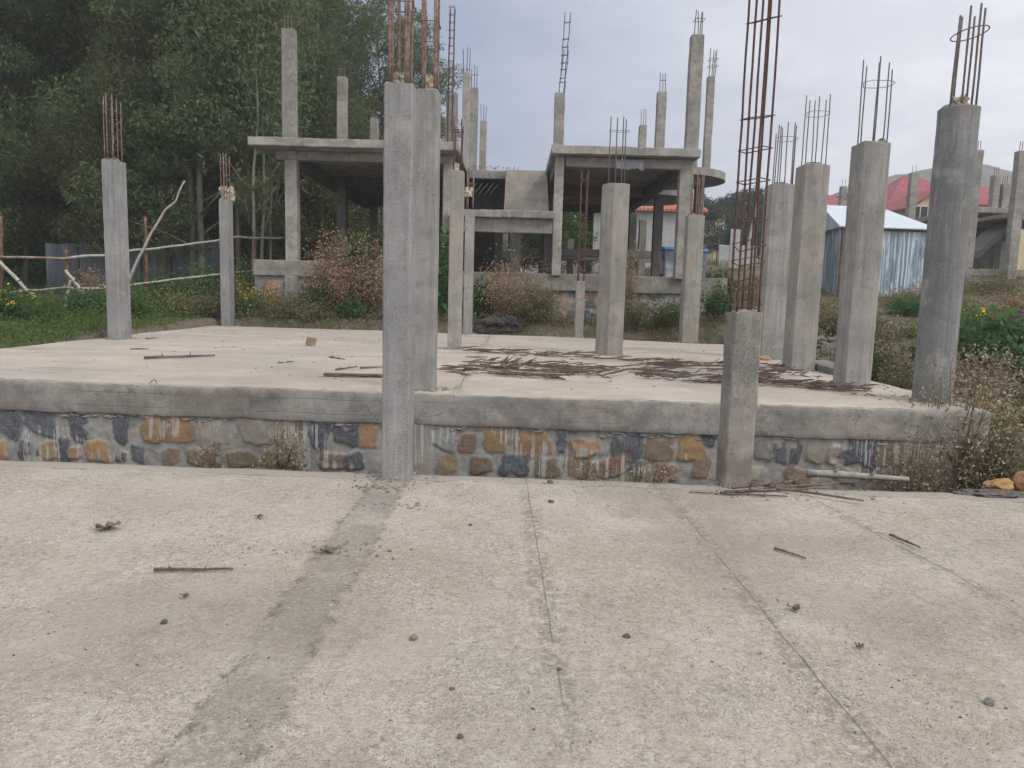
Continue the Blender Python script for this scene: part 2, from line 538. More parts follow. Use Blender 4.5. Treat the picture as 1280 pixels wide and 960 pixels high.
M['rock_o'] = simple_material('ochre_rock', (.36, .20, .085), (.50, .32, .16), 5, .9, .8, .02, c3=(.28, .19, .12))
M['rock_g'] = simple_material('grey_rock', (.17, .165, .16), (.32, .31, .295), 5, .9, .8, .02)
M['rubble'] = simple_material('grey_brown_rubble', (.13, .115, .10), (.27, .25, .225), 6, .95, .8, .02)
M['brick'] = simple_material('brown_block', (.24, .17, .12), (.33, .25, .19), 12, .9, .5, .005)
M['clod'] = simple_material('dark_clod', (.09, .082, .075), (.17, .155, .14), 25, .95, .6, .004)
M['dryleaf'] = simple_material('dry_leaf', (.12, .095, .075), (.22, .17, .125), 25, .9, .3, .002)
M['gravel'] = simple_material('slab_grit', (.40, .37, .32), (.58, .54, .48), 40, .95, .4, .002, c3=(.30, .27, .23))
M['plaster'] = simple_material('grey_plaster', (.40, .40, .41), (.47, .47, .47), 2, .9, .1, .003)
M['cream'] = simple_material('cream_plaster', (.60, .47, .28), (.68, .56, .36), 2, .9, .1, .003)
M['white'] = simple_material('white_paint', (.66, .65, .63), (.76, .75, .73), 3, .8, .1, .002)
M['dark'] = simple_material('dark_opening', (.03, .032, .036), (.05, .05, .055), 3, .3, .05, .002)
M['bin_blue'] = simple_material('blue_plastic', (.07, .19, .50), (.10, .26, .60), 5, .45, .05, .002)
M['bin_body'] = simple_material('grey_blue_plastic', (.14, .17, .21), (.21, .25, .30), 4, .5, .05, .002, c3=(.6, .62, .64))
M['sheet'] = simple_material('clear_plastic_sheet', (.28, .31, .35), (.40, .43, .47), 4, .4, .3, .01)
M['flower'] = simple_material('yellow_petal', (.72, .50, .03), (.80, .62, .06), 8, .8, .1, .002)
M['petal_white'] = simple_material('white_petal', (.72, .72, .68), (.82, .82, .78), 8, .8, .1, .002)
M['post_dark'] = simple_material('dark_post', (.05, .05, .052), (.08, .08, .085), 8, .8, .2, .002)


def roof_material(name, a, b, axis=0, ribs=5.0):
    g = NT(name)
    P = g.xyz()
    col = g.mix(g.rng(g.noise(1.2, 4, .6), .35, .65), a, b)
    w = g.mth('SINE', g.mth('MULTIPLY', P[axis], ribs * 6.283))
    return g.out(col, .6, g.bump(w, .6, .03), spec=.3)


M['red_roof'] = roof_material('red_sheet_roof', (.27, .055, .068), (.36, .09, .10))
M['orange_roof'] = roof_material('orange_tile_roof', (.42, .14, .09), (.52, .20, .13))


def galvanised(name, clean=False):
    g = NT(name)
    X, Y, Z = g.xyz()
    st = g.noise(1.0, 5, .65, stretch=(13, 13, .3))
    a, b = ((.52, .60, .67), (.64, .71, .77)) if clean else ((.17, .225, .275), (.31, .385, .45))
    col = g.mix(g.rng(st, .38, .6), a, b)
    if not clean:
        patch = g.noise(1.0, 4, .6, stretch=(2.6, 2.6, .8), off=(5, 2, 1))
        m = g.mth('MULTIPLY', g.rng(g.noise(1.0, 4, .7, stretch=(19, 19, .42), off=(2, 2, 7)), .47, .55), g.rng(patch, .40, .54))
        col = g.mix(g.mth('MULTIPLY', m, .9), col, (.66, .76, .84))
        sp = g.mth('MULTIPLY', g.rng(g.noise(9, 3, .6), .62, .68), g.rng(g.noise(2, 3, .6, off=(4, 4, 4)), .5, .6))
        col = g.mix(g.mth('MULTIPLY', sp, .9), col, (.75, .80, .84))
    w = g.mth('SINE', g.mth('MULTIPLY', g.mth('ADD', X, Y), 2 * math.pi * 9))
    return g.out(col, .5, g.bump(w, .35, .012), metal=.25, spec=.4)


M['tin'] = galvanised('galvanised_wall')
M['tin_roof'] = galvanised('galvanised_roof', True)
M['tin_fence'] = simple_material('shaded_sheet_fence', (.075, .085, .097), (.13, .145, .16), 1.3, .6, .2, .01, stretch=(3, 3, .5))  # shade under the trees is put into this sheet colour


def masonry_material():
    g = NT('rubble_masonry')
    c = g.attr('col', 'Color'); st = g.attr('stone')
    fin = g.noise(45, 5, .7); mid = g.noise(9, 5, .65)
    col = g.mix(g.rng(mid, .35, .68, 0, .5), c, g.mix(.5, c, (.12, .115, .11)))
    col = g.mix(g.rng(fin, .4, .7, 0, .45), col, g.mix(.6, col, (.5, .47, .43)))
    dr = g.noise(1.0, 3, .6, stretch=(26, 26, .9))
    zone = g.noise(1.0, 3, .5, stretch=(1.6, 1.6, 2.2), off=(1, 1, 5))
    drip = g.mth('MULTIPLY', g.rng(dr, .53, .555), g.rng(zone, .49, .56))
    col = g.mix(g.mth('MULTIPLY', drip, .8), col, (.47, .46, .445))
    crack = g.mth('MULTIPLY', g.rng(g.voro(5.5, 'DISTANCE_TO_EDGE'), 0, .02, 1, 0), g.mth('SUBTRACT', 1, st))
    col = g.mix(g.mth('MULTIPLY', crack, .45), col, (.10, .095, .09))
    h = g.mth('ADD', g.mth('MULTIPLY', fin, .5), mid)
    return g.out(col, .92, g.bump(h, .7, .012), spec=.2)


M['masonry'] = masonry_material()


def ground_material():
    g = NT('soil')
    a = g.noise(.35, 5, .6); b = g.noise(2.2, 5, .65); c = g.noise(14, 5, .7)
    col = g.mix(g.rng(a, .4, .6), (.135, .105, .075), (.20, .165, .125))
    col = g.mix(g.rng(b, .48, .62, 0, .8), col, (.075, .10, .035))
    col = g.mix(g.rng(g.noise(.9, 4, .6, off=(8, 8, 0)), .52, .66, 0, .8), col, (.23, .205, .175))
    col = g.mix(g.rng(c, .45, .68, 0, .6), col, (.07, .06, .05))
    col = g.mix(g.rng(g.voro(9), .1, .2, .7, 0), col, (.28, .26, .235))
    return g.out(col, .97, g.bump(c, .8, .05), spec=.1)


M['ground'] = ground_material()
M['hill'] = simple_material('hill_scrub', (.12, .108, .085), (.20, .175, .14), .08, .97, .8, 2.0, c3=(.11, .115, .085))
M['path'] = simple_material('trodden_soil', (.20, .17, .135), (.28, .245, .20), 3, .97, .6, .03)
M['heap'] = simple_material('dark_soil', (.055, .05, .047), (.12, .11, .10), 7, .97, .9, .03)

M['leaf'] = leaf_material('eucalyptus_leaf', (.104, .140, .070), (.154, .192, .092), (.225, .252, .132), .26, .48, .02)
M['leaf_bright'] = leaf_material('bright_leaf', (.060, .105, .035), (.10, .165, .048), (.16, .22, .08), .15, .38, .01)
M['leaf_olive'] = leaf_material('olive_leaf', (.09, .088, .030), (.16, .14, .045), (.26, .205, .07), .15, .28, .01)
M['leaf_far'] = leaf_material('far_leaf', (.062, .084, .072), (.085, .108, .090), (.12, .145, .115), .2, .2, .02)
M['bush'] = leaf_material('bush_leaf', (.050, .092, .030), (.095, .155, .046), (.16, .22, .080), .2, .3, .02)
M['bush_deep'] = leaf_material('deep_bush_leaf', (.036, .085, .034), (.070, .145, .052), (.125, .21, .085), .12, .3, .01)
M['bush_olive'] = leaf_material('olive_weed_leaf', (.10, .105, .050), (.17, .17, .080), (.28, .265, .14), .15, .28, .015)
M['bush_dry'] = leaf_material('dry_weed', (.23, .145, .085), (.345, .24, .15), (.46, .36, .25), .15, .25, .012)
M['bush_straw'] = leaf_material('straw_weed', (.17, .125, .075), (.29, .225, .140), (.52, .46, .36), .12, .25, .01)
M['grass'] = leaf_material('grass_blade', (.065, .11, .034), (.11, .165, .052), (.19, .23, .09), .0, .3, 0)
M['grass_dry'] = leaf_material('dry_grass_blade', (.11, .085, .045), (.19, .15, .085), (.30, .25, .15), .0, .3, 0)

# ------------------------------------------------------------------ terrain
def G(x, y):
    left = .38 + .034 * max(0, min(y, 34) - 9) + .016 * max(0, y - 34) + .002 * max(0, y - 100)
    right = -.45 + .137 * max(0, min(y, 30) - 6.5) + .052 * max(0, min(y, 90) - 30) + .03 * max(0, y - 90)
    t = sstep(2.5, 9.5, x)
    # behind the houses the middle follows the higher terrace
    left += sstep(-10, 2, x) * sstep(28, 36, y) * .9
    z = left * (1 - t) + right * t
    # trench round the two platforms
    pit = sstep(-7.45, -7.05, x) * (1 - sstep(4.55, 5.4, x)) * (1 - sstep(18.3, 18.9, y))
    pit = max(pit, (1 - sstep(6.9, 7.9, y)) * (1 - sstep(4.6, 7.5, x)))
    z = z * (1 - pit) + (-.95) * pit
    z += nz(x * .6, y * .6) * .06 + nz(x * 2.1, y * 2.1, 4) * .03
    return z


def ground_sheet():
    def axis(lo, a, b, hi, step):
        out = [a + (b - a) * i / int((b - a) / step) for i in range(int((b - a) / step) + 1)]
        d, q = step, b
        while q < hi: d *= 1.25; q += d; out.append(min(q, hi))
        d, q, pre = step, a, []
        while q > lo: d *= 1.25; q -= d; pre.append(max(q, lo))
        return pre[::-1] + out
    X = axis(-600, -22, 22, 600, .22); Y = axis(-200, 5, 42, 640, .25)
    vs = [(x, y, G(x, y)) for y in Y for x in X]
    m = len(X)
    fs = [(j * m + i, j * m + i + 1, (j + 1) * m + i + 1, (j + 1) * m + i) for j in range(len(Y) - 1) for i in range(m - 1)]
    b = MB(); b.add(vs, fs)
    o = b.build('ground', M['ground'], smooth=True)
    tag(o, kind='structure')


ground_sheet()

hb = MB()
vs, fs = [], []
nx, ny = 90, 50
for j in range(ny):
    for i in range(nx):
        x = -20 + 520 * i / (nx - 1); y = 190 + 380 * j / (ny - 1)
        z = 6 + 51 * math.exp(-((x - 178) / 86) ** 2 - ((y - 330) / 75) ** 2) + 20 * math.exp(-((x - 330) / 90) ** 2 - ((y - 350) / 90) ** 2)
        z += nz(x * .03, y * .03) * 5 + nz(x * .11, y * .11, 2) * 1.8
        e = min(i, nx - 1 - i, j, ny - 1 - j) / 4
        vs.append((x, y, z if e >= 1 else -6 * (1 - e) + z * e))
fs = [(j * nx + i, j * nx + i + 1, (j + 1) * nx + i + 1, (j + 1) * nx + i) for j in range(ny - 1) for i in range(nx - 1)]
hb.add(vs, fs)
tag(hb.build('hill', M['hill'], smooth=True), kind='structure')

# ------------------------------------------------------------------ foreground floor slab
def edge_y(x): return 6.06 - .031 * x


def front_floor():
    b = MB()
    xs = [-9 + .1 * i for i in range(176)]
    xs = [x for x in xs if x <= 8.0]
    n = 92
    vs = []
    for x in xs:
        ey = edge_y(x) + nz(x * 3, 1) * .03 + nz(x * 11, 2) * .018
        for j in range(n + 1):
            y = -2.5 + (ey + 2.5) * j / n
            z = nz(x * 1.3, y * 1.3) * .008 + nz(x * 5, y * 5, 2) * .004
            if j == n: z -= .012
            vs.append((x, y, z))
        vs.append((x, ey + .012 + nz(x * 9, 7) * .01, -.04))
        vs.append((x, ey + nz(x * 9, 9) * .01, -.16))
    m = n + 3
    fs = [(i * m + j, (i + 1) * m + j, (i + 1) * m + j + 1, i * m + j + 1) for i in range(len(xs) - 1) for j in range(m - 1)]
    b.add(vs, fs)
    o = b.build('floor', M['slab'], smooth=True)
    tag(o, kind='structure')
    # rubble footing below the slab edge (keeps the slab from hanging in the air)
    w = MB()
    w.rbox(-9, 8, 5.2, 5.62, -1.3, -.165, .5, .02, .02)
    tag(w.build('footing_wall', M['rock_g']), 'rubble footing under the edge of the near concrete floor', 'wall')


front_floor()

# ------------------------------------------------------------------ masonry sheets
PAL = {'D': (.085, .095, .115), 'O': (.335, .205, .10), 'Y': (.37, .255, .115), 'B': (.225, .165, .108), 'G': (.235, .235, .23), 'P': (.36, .315, .26), 'R': (.27, .16, .115)}
MORTAR = (.335, .32, .297)


def masonry(name, p0, p1, z0, z1, stones, parent, res=.022, thick=.25, plain=(), bulge=.028, loc=Vector((0, 0, 0))):
    """rubble wall face: every stone sits a little proud of uneven mortar. stones: (s, z, w, h, code)"""
    p0 = Vector((p0[0], p0[1], 0)); p1 = Vector((p1[0], p1[1], 0))
    Lg = (p1 - p0).length; t = (p1 - p0) / Lg
    nrm = Vector((t.y, -t.x, 0))
    ns, nzv = int(Lg / res) + 1, int((z1 - z0) / res) + 1
    SS, ZZ = np.meshgrid(np.linspace(0, Lg, ns), np.linspace(z0, z1, nzv))
    H = np.zeros_like(SS); C = np.zeros(SS.shape + (3,)); C[:] = MORTAR; K = np.zeros_like(SS)
    N1 = np.array([[mnoise.noise(Vector((s * 3.1, z * 3.1, 7))) for s in SS[0]] for z in ZZ[:, 0]])
    N2 = np.array([[mnoise.noise(Vector((s * 13, z * 13, 2))) for s in SS[0]] for z in ZZ[:, 0]])
    N3 = np.array([[mnoise.noise(Vector((s * 6, z * 6, 22))) for s in SS[0]] for z in ZZ[:, 0]])
    H += N1 * .014 + N2 * .010 + N3 * .008
    C *= (1 + .22 * N1 + .12 * N2)[..., None]
    for (s0, zz, w, h, code) in stones:
        a = np.radians(random.uniform(-14, 14)); ca, sa = math.cos(a), math.sin(a)
        du, dv = (SS - s0), (ZZ - zz)
        u = (du * ca + dv * sa) / (w / 2); v = (-du * sa + dv * ca) / (h / 2)
        pw = random.uniform(3.0, 6.5)
        rr = (np.abs(u) ** pw + np.abs(v) ** pw) ** (1 / pw) + N3 * .46 + N2 * .20
        m = np.clip((1.0 - rr) / .09, 0, 1); m = m * m * (3 - 2 * m)
        tone = random.uniform(.78, 1.22)
        c = np.array(PAL[code]) * tone
        sm = np.clip((N1 * .9 + N2 * .5 + random.uniform(-.6, -.22)) / .14, 0, .8)
        m = m * (1 - sm)
        C = C * (1 - m[..., None]) + (c * (1 + .3 * N3[..., None])) * m[..., None]
        H = H * (1 - m) + (bulge * random.uniform(.25, .95) + N3 * .010 + N2 * .007 + N1 * .008) * m
        K = np.maximum(K, m)
    for (sa_, sb_) in plain:   # plain cast pieces let into the wall
        m = np.clip(np.minimum(SS - sa_, sb_ - SS) / .02, 0, 1)
        H = H * (1 - m) + (.03 + N2 * .003) * m
        C = C * (1 - m[..., None]) + np.array((.30, .275, .245)) * (1 + .15 * N1[..., None]) * m[..., None]
        K = np.maximum(K, m)
    P = np.empty(SS.shape + (3,))
    for k in range(3):
        P[..., k] = p0[k] + t[k] * SS + nrm[k] * H - loc[k]
    P[..., 2] = ZZ - loc.z
    idx = np.arange(ns * nzv).reshape(nzv, ns)
    Q = np.stack([idx[:-1, :-1], idx[:-1, 1:], idx[1:, 1:], idx[1:, :-1]], -1).reshape(-1, 4)
    V = P.reshape(-1, 3)
    # body behind the face
    nv = len(V)
    body = []
    for s_ in (0, Lg):
        for off in (.02, thick):
            for z in (z0, z1):
                q = p0 + t * s_ - nrm * off - loc
                body.append((q.x, q.y, z - loc.z))
    b0, b1 = nv, nv + 4
    Qb = [(b0, b0 + 1, b0 + 3, b0 + 2), (b1, b1 + 2, b1 + 3, b1 + 1), (b0 + 1, b1 + 1, b1 + 3, b0 + 3), (b0 + 2, b0 + 3, b1 + 3, b1 + 2), (b0, b1, b1 + 1, b0 + 1)]
    V = np.vstack([V, np.array(body)]); Q = np.vstack([Q, np.array(Qb)])
    me = np_mesh(name, V, Q)
    ca_ = me.attributes.new('col', 'FLOAT_COLOR', 'POINT')
    CC = np.ones((len(V), 4), np.float32); CC[:nv, :3] = np.clip(C.reshape(-1, 3), 0, 1); CC[nv:, :3] = MORTAR
    ca_.data.foreach_set('color', CC.ravel())
    ka = me.attributes.new('stone', 'FLOAT', 'POINT')
    KK = np.zeros(len(V), np.float32); KK[:nv] = K.ravel()
    ka.data.foreach_set('value', KK)
    me.polygons.foreach_set('use_smooth', [True] * len(me.polygons))
    return link(name, me, M['masonry'], parent)


def random_stones(Lg, z0, z1, codes, rowh=.28, w=(.22, .42)):
    out = []
    z = z0
    while z < z1 - .05:
        s = random.uniform(-.2, 0)
        while s < Lg:
            ww = random.uniform(*w)
            if random.random() < .85:
                out.append((s + ww / 2, z + rowh / 2 + random.uniform(-.03, .03), ww * .84, rowh * random.uniform(.68, .86), random.choice(codes)))
            s += ww + random.uniform(.01, .08)
        z += rowh
    return out


# ------------------------------------------------------------------ the raised platform
PLAT = empty('raised_platform', (-1.4, 12.5, -.5), 'raised concrete platform on a rubble stone wall with a grey ring beam', 'platform')
PL = PLAT.location.copy()
corners = [(-7.32, 7.69), (4.62, 7.20), (4.66, 16.75), (1.3, 17.95), (-3.4, 18.55), (-7.42, 18.75)]


def platform():
    b = MB()
    # top deck: grid clipped to the outline, gently uneven
    def back(x):
        pts = [(-7.42, 18.75), (-3.4, 18.55), (1.3, 17.95), (4.66, 16.75)]
        for (xa, ya), (xb, yb) in zip(pts, pts[1:]):
            if x <= xb: return ya + (yb - ya) * (x - xa) / (xb - xa)
        return pts[-1][1]

    def front(x): return 7.69 - .041 * (x + 7.32)
    xs = [-7.42 + 12.06 * i / 110 for i in range(111)]
    n = 90
    vs = []
    for i, x in enumerate(xs):
        f, k = front(x), back(x)
        vs.append((x, f + .004, .38))
        for j in range(n + 1):
            y = f + (k - f) * j / n
            xx = x + (nz(y * 2, 5) * .03 + nz(y * 9, 3) * .015 if i in (0, 110) else 0)
            yy = y + (nz(x * 2.4, 8) * .015 + nz(x * 10, 3) * .016 if j == 0 else 0) + (nz(x * 3, 4) * .05 if j == n else 0)
            z = .5 + nz(x * .9, y * .9) * .012 + nz(x * 4, y * 4, 2) * .005 - (.014 if j in (0, n) else 0)
            vs.append((xx, yy, z))
        vs.append((x, k, .35))
    m = n + 3
    fs = [(i * m + j, (i + 1) * m + j, (i + 1) * m + j + 1, i * m + j + 1) for i in range(110) for j in range(m - 1)]
    vs2 = [(v[0], v[1], v[2]) for v in vs]
    b.add(vs2, fs)
    for i in (0, 110):
        c = i * m
        vv = [vs2[c + j] for j in range(m)] + [(vs2[c + j][0], vs2[c + j][1], .3) for j in range(m)]
        b.add(vv, [((j, j + 1, m + j + 1, m + j) if i == 0 else (j, m + j, m + j + 1, j + 1)) for j in range(m - 1)])
    o = b.build('deck', M['deck'], smooth=True)
    o.parent = PLAT; o.matrix_parent_inverse = Matrix.Translation(-PL)
    # ring beam along the front, corner to corner
    ang = math.atan2(7.20 - 7.69, 4.62 + 7.32)
    Lf = math.hypot(4.62 + 7.32, .49)
    xf = Matrix.Translation((-7.32, 7.69, 0)) @ Matrix.Rotation(ang, 4, 'Z')
    w = MB()
    w.rbox(0, Lf, -.045, .3, .17, .484, .04, .0085, .02, xf, freq=10.0)
    bo = w.build('ring_beam', M['beam'], smooth=True)
    bo.parent = PLAT; bo.matrix_parent_inverse = Matrix.Translation(-PL)
    # mortar squeezed out under the beam
    q = MB()
    for i in range(420):
        s = random.uniform(0, Lf)
        if nz(s * 1.1, 3) + .3 * nz(s * 4, 8) < -.02: continue
        k = random.random() ** 2
        q.blob(xf @ Vector((s, -.012, .158 + random.gauss(-.008, .014))), .008 + .05 * k, .012 + .012 * k, .005 + .012 * k, 1, .45, 2.5, i * 1.3)
    mo = q.build('mortar_squeeze', M['mortar_pale'], smooth=True)
    mo['kind'] = 'stuff'; mo.parent = PLAT; mo.matrix_parent_inverse = Matrix.Translation(-PL)
    # rubble wall face
    p0 = xf @ Vector((0, .0, 0)); p1 = xf @ Vector((Lf, .0, 0))
    t = (p1 - p0).normalized()

    def px(u, v, w_, h_, c):
        d = ray(u, v)
        # intersect with the wall plane
        nrm = Vector((t.y, -t.x, 0))
        k = (p0 - EYE).dot(nrm) / d.dot(nrm)
        P = EYE + d * k
        sc = k * d.length / math.sqrt(F * F + (u - 640) ** 2 + (v - 480) ** 2)
        return ((P - p0).dot(t), P.z, w_ * sc * 1.14, h_ * sc * 1.14, c)
    st = [px(*a) for a in [
        (12, 527, 30, 34, 'D'), (53, 528, 40, 36, 'D'), (101, 531, 26, 34, 'D'), (150, 533, 16, 34, 'D'), (192, 535, 24, 34, 'O'), (224, 535, 34, 34, 'O'), (268, 538, 34, 34, 'P'), (318, 540, 36, 34, 'P'), (362, 541, 26, 32, 'B'),
        (1, 561, 16, 22, 'O'), (34, 562, 24, 24, 'D'), (64, 563, 22, 22, 'Y'), (80, 559, 18, 30, 'D'), (93, 566, 15, 14, 'O'), (123, 564, 28, 24, 'O'), (153, 571, 14, 14, 'D'), (173, 567, 16, 20, 'D'), (214, 571, 22, 20, 'B'), (250, 572, 30, 20, 'B'), (300, 574, 30, 20, 'B'), (345, 576, 28, 20, 'B'),
        (400, 543, 22, 36, 'D'), (434, 541, 28, 28, 'D'), (461, 545, 20, 28, 'O'), (416, 576, 26, 20, 'B'), (444, 576, 22, 22, 'D'),
        (553, 541, 30, 36, 'G'), (585, 554, 20, 22, 'R'), (621, 549, 31, 33, 'O'), (667, 553, 44, 36, 'O'), (702, 553, 10, 26, 'D'), (732, 560, 34, 24, 'O'), (784, 556, 36, 34, 'D'), (824, 561, 32, 30, 'B'), (866, 558, 32, 32, 'O'), (886, 551, 16, 14, 'D'),
        (559, 581, 26, 24, 'B'), (602, 581, 22, 22, 'B'), (644, 581, 31, 25, 'D'), (684, 584, 30, 25, 'B'), (722, 585, 28, 22, 'B'), (762, 584, 38, 22, 'R'), (797, 588, 20, 22, 'D'), (832, 590, 26, 22, 'B'), (876, 587, 20, 22, 'R'),
        (955, 558, 24, 34, 'G'), (976, 566, 14, 26, 'D'), (995, 562, 14, 32, 'D'), (1018, 563, 22, 30, 'P'), (1044, 566, 18, 24, 'P'), (1076, 564, 38, 36, 'D'), (1112, 567, 30, 32, 'B'), (940, 590, 22, 20, 'P'), (1000, 596, 30, 20, 'B'), (1058, 594, 26, 16, 'G'), (1090, 594, 32, 14, 'D')]]
    lowz = min(s[1] for s in st) - .15
    st += random_stones(Lf, -1.0, lowz, 'DOBGBPR')
    sp = lambda u, v: px(u, v, 1, 1, 'D')[0]
    masonry_o = masonry('stone_wall', (p0.x, p0.y), (p1.x, p1.y), -1.0, .19, st, None, .015, .25, plain=((sp(516, 560), sp(541, 560)), (sp(1126, 560), Lf)))
    masonry_o.parent = PLAT; masonry_o.matrix_parent_inverse = Matrix.Translation(-PL)
    # the other three sides
    for a, b2 in (((4.66, 7.25), (4.66, 16.7)), ((-7.38, 18.7), (-7.38, 7.75))):
        d = Vector((b2[0] - a[0], b2[1] - a[1], 0)); Ls = d.length
        so = masonry('stone_wall', a, b2, -.95, .36, random_stones(Ls, -.95, .3, 'DOBGBPR'), None, .06, .25)
        so.parent = PLAT; so.matrix_parent_inverse = Matrix.Translation(-PL)
    w = MB()
    w.rbox(4.3, 4.70, 7.3, 16.7, .2, .486, .2, .012, .02)
    bo = w.build('ring_beam', M['beam'], smooth=True)
    bo.parent = PLAT; bo.matrix_parent_inverse = Matrix.Translation(-PL)
    # low sill stub beside the columns
    w = MB(); c = on(1030, 462, .5)
    w.rbox(4.45, 4.85, 10.3, 11.6, .3, .60, .15, .01, .02)
    bo = w.build('sill_block', M['beam'], smooth=True)
    bo.parent = PLAT; bo.matrix_parent_inverse = Matrix.Translation(-PL)


platform()

# ------------------------------------------------------------------ concrete columns with starter bars
def rect_fp(w, d, ch=.012, n=5):
    pts = []
    cs = [(-w / 2, -d / 2), (w / 2, -d / 2), (w / 2, d / 2), (-w / 2, d / 2)]
    for i in range(4):
        a, b = Vector(cs[i]), Vector(cs[(i + 1) % 4])
        t = (b - a).normalized(); L_ = (b - a).length
        for k in range(n + 1):
            pts.append(tuple(a + t * (ch + (L_ - 2 * ch) * k / n)))
    return pts


def dshape_fp(w, d, n=9):
    """flat on one side, rounded on the other"""
    pts = [(-w / 2 + .012, -d / 2), (-w / 2 + w * .25, -d / 2), (-w / 2 + w * .5, -d / 2)]
    for k in range(1, n):
        a = -math.pi / 2 + math.pi * k / n
        pts.append((w * .5 * math.cos(a), d / 2 * math.sin(a)))
    pts += [(0, d / 2), (-w * .25, d / 2), (-w / 2 + .012, d / 2), (-w / 2, d / 2 - .012)]
    pts += [(-w / 2, d / 2 - d * k / 4) for k in range(1, 4)] + [(-w / 2, -d / 2 + .012)]
    return pts


def round_fp(r, n=28): return [(r * math.cos(2 * math.pi * k / n), r * math.sin(2 * math.pi * k / n)) for k in range(n)]


def ridge_fp(w, d):
    c = [(-w / 2, -d * .05), (-w * .12, -d / 2), (w / 2, -d * .34), (w / 2, d / 2), (-w / 2, d / 2)]
    pts = []
    for i in range(5):
        a, b = Vector(c[i]), Vector(c[(i + 1) % 5])
        for k in range(4): pts.append(tuple(a + (b - a) * (.03 + .94 * k / 3)))
    return pts


def bar_path(x, y, z0, z1, lean=(0, 0), seed=0.0, wig=.006):
    k = max(3, int((z1 - z0) / .25))
    return [(x + lean[0] * (i / k) ** 1.2 + nz(seed, i * .6) * wig, y + lean[1] * (i / k) ** 1.2 + nz(seed + 9, i * .6) * wig, z0 + (z1 - z0) * i / k) for i in range(k + 1)]


def tie_path(bars, z, r, style='poly', tilt=0.0, seed=0):
    cx = sum(b[0] for b in bars) / len(bars); cy = sum(b[1] for b in bars) / len(bars)
    hw = max(abs(b[0] - cx) for b in bars) + r; hd = max(abs(b[1] - cy) for b in bars) + r
    pts = []
    if style == 'ring':
        for k in range(24):
            a = 2 * math.pi * k / 24
            pts.append((cx + hw * math.cos(a), cy + hd * math.sin(a), z + tilt * math.cos(a + .6)))
    elif style == 'd':
        base = [(-hw, -hd * .35), (-hw * .7, -hd), (hw * .3, -hd)] + [(hw * .3 + hw * .7 * math.cos(a), hd * math.sin(a)) for a in [R(q) for q in (-60, -30, 0, 30, 60)]] + [(hw * .3, hd), (-hw * .5, hd)]
        for (a, b) in base: pts.append((cx + a, cy + b, z + tilt * a / max(hw, .01)))
    else:
        for (a, b) in ((-1, -1), (0, -1.0), (1, -1), (1, 0), (1, 1), (0, 1), (-1, 1), (-1, 0)):
            pts.append((cx + a * hw, cy + b * hd, z + tilt * (a * .6 + b * .8)))
    return pts


def column(base, fp, top, label, mat='col', bars=(), bar_top=(), bar_r=.008, bar_mat='steel', ties=(), tie_style='poly', lean=(0, 0), tilt=.0, rz=-.02, group='bare columns on the near slabs', lump=False, tie_r=.004, amp=.004, topamp=.012, bar_lean=(0, 0)):
    h = top - base.z
    e = empty('concrete_column', base, label, 'column', group, rz)
    b = MB()
    b.prism(fp, -.02, h, .1, amp, topamp, 6, base.x * 7 + base.y)
    if lean != (0, 0):
        b.v = [(x + lean[0] * z / h, y + lean[1] * z / h, z) for (x, y, z) in b.v]
    b.build('shaft', M[mat], e)
    # a skirt of spilled mortar round the foot
    f = MB()
    for i in range(14):
        p = fp[int(len(fp) * i / 14)]
        f.blob((p[0] * 1.03, p[1] * 1.03, .0), random.uniform(.02, .05), random.uniform(.02, .05), random.uniform(.008, .02), 1, .3, 2, i)
    f.build('mortar_skirt', M['lump'], e, smooth=True)['kind'] = 'stuff'
    for i, (x, y) in enumerate(bars):
        bt = bar_top[i % len(bar_top)] - base.z
        t = MB()
        lx = bar_lean[0] + random.uniform(-.012, .012); ly = bar_lean[1] + random.uniform(-.012, .012)
        t.tube(bar_path(x + lean[0], y + lean[1], h - .03, bt, (lx, ly), i * 3.3 + base.x), bar_r, 6)
        t.build('rebar', M[bar_mat], e, smooth=True)
    for i, z in enumerate(ties):
        t = MB()
        fr = max(0, (z - top) / max(.1, max(bar_top) - top)) ** 1.2
        bb = [(x + lean[0] + bar_lean[0] * fr, y + lean[1] + bar_lean[1] * fr) for (x, y) in bars]
        t.tube(tie_path(bb, z - base.z, bar_r + tie_r, tie_style, tilt * random.uniform(.6, 1.3), i), tie_r, 5, closed=True)
        t.build('tie', M[bar_mat], e, smooth=True)
    if lump:
        q = MB()
        for i in range(7):
            q.blob((random.uniform(-.13, .1), random.uniform(-.12, .1), h + .015), random.uniform(.04, .08), random.uniform(.04, .08), random.uniform(.02, .045), 2, .35, 2.2, i * 2.1 + base.y)
        q.build('rough_top', M['lump'], e)
    return e


def zt(u, v, y): return at(u, v, y).z


def grid_bars(w, d, nx_, ny_=2):
    out = []
    for j in range(ny_):
        for i in range(nx_):
            out.append((-w / 2 + w * i / (nx_ - 1), -d / 2 + d * j / (ny_ - 1)))
    return out


def rows(n): return list(range(n))


def foot(u, v, z, back):
    p = on(u, v, z); d = Vector((p.x, p.y, 0)).normalized()
    return p + d * back


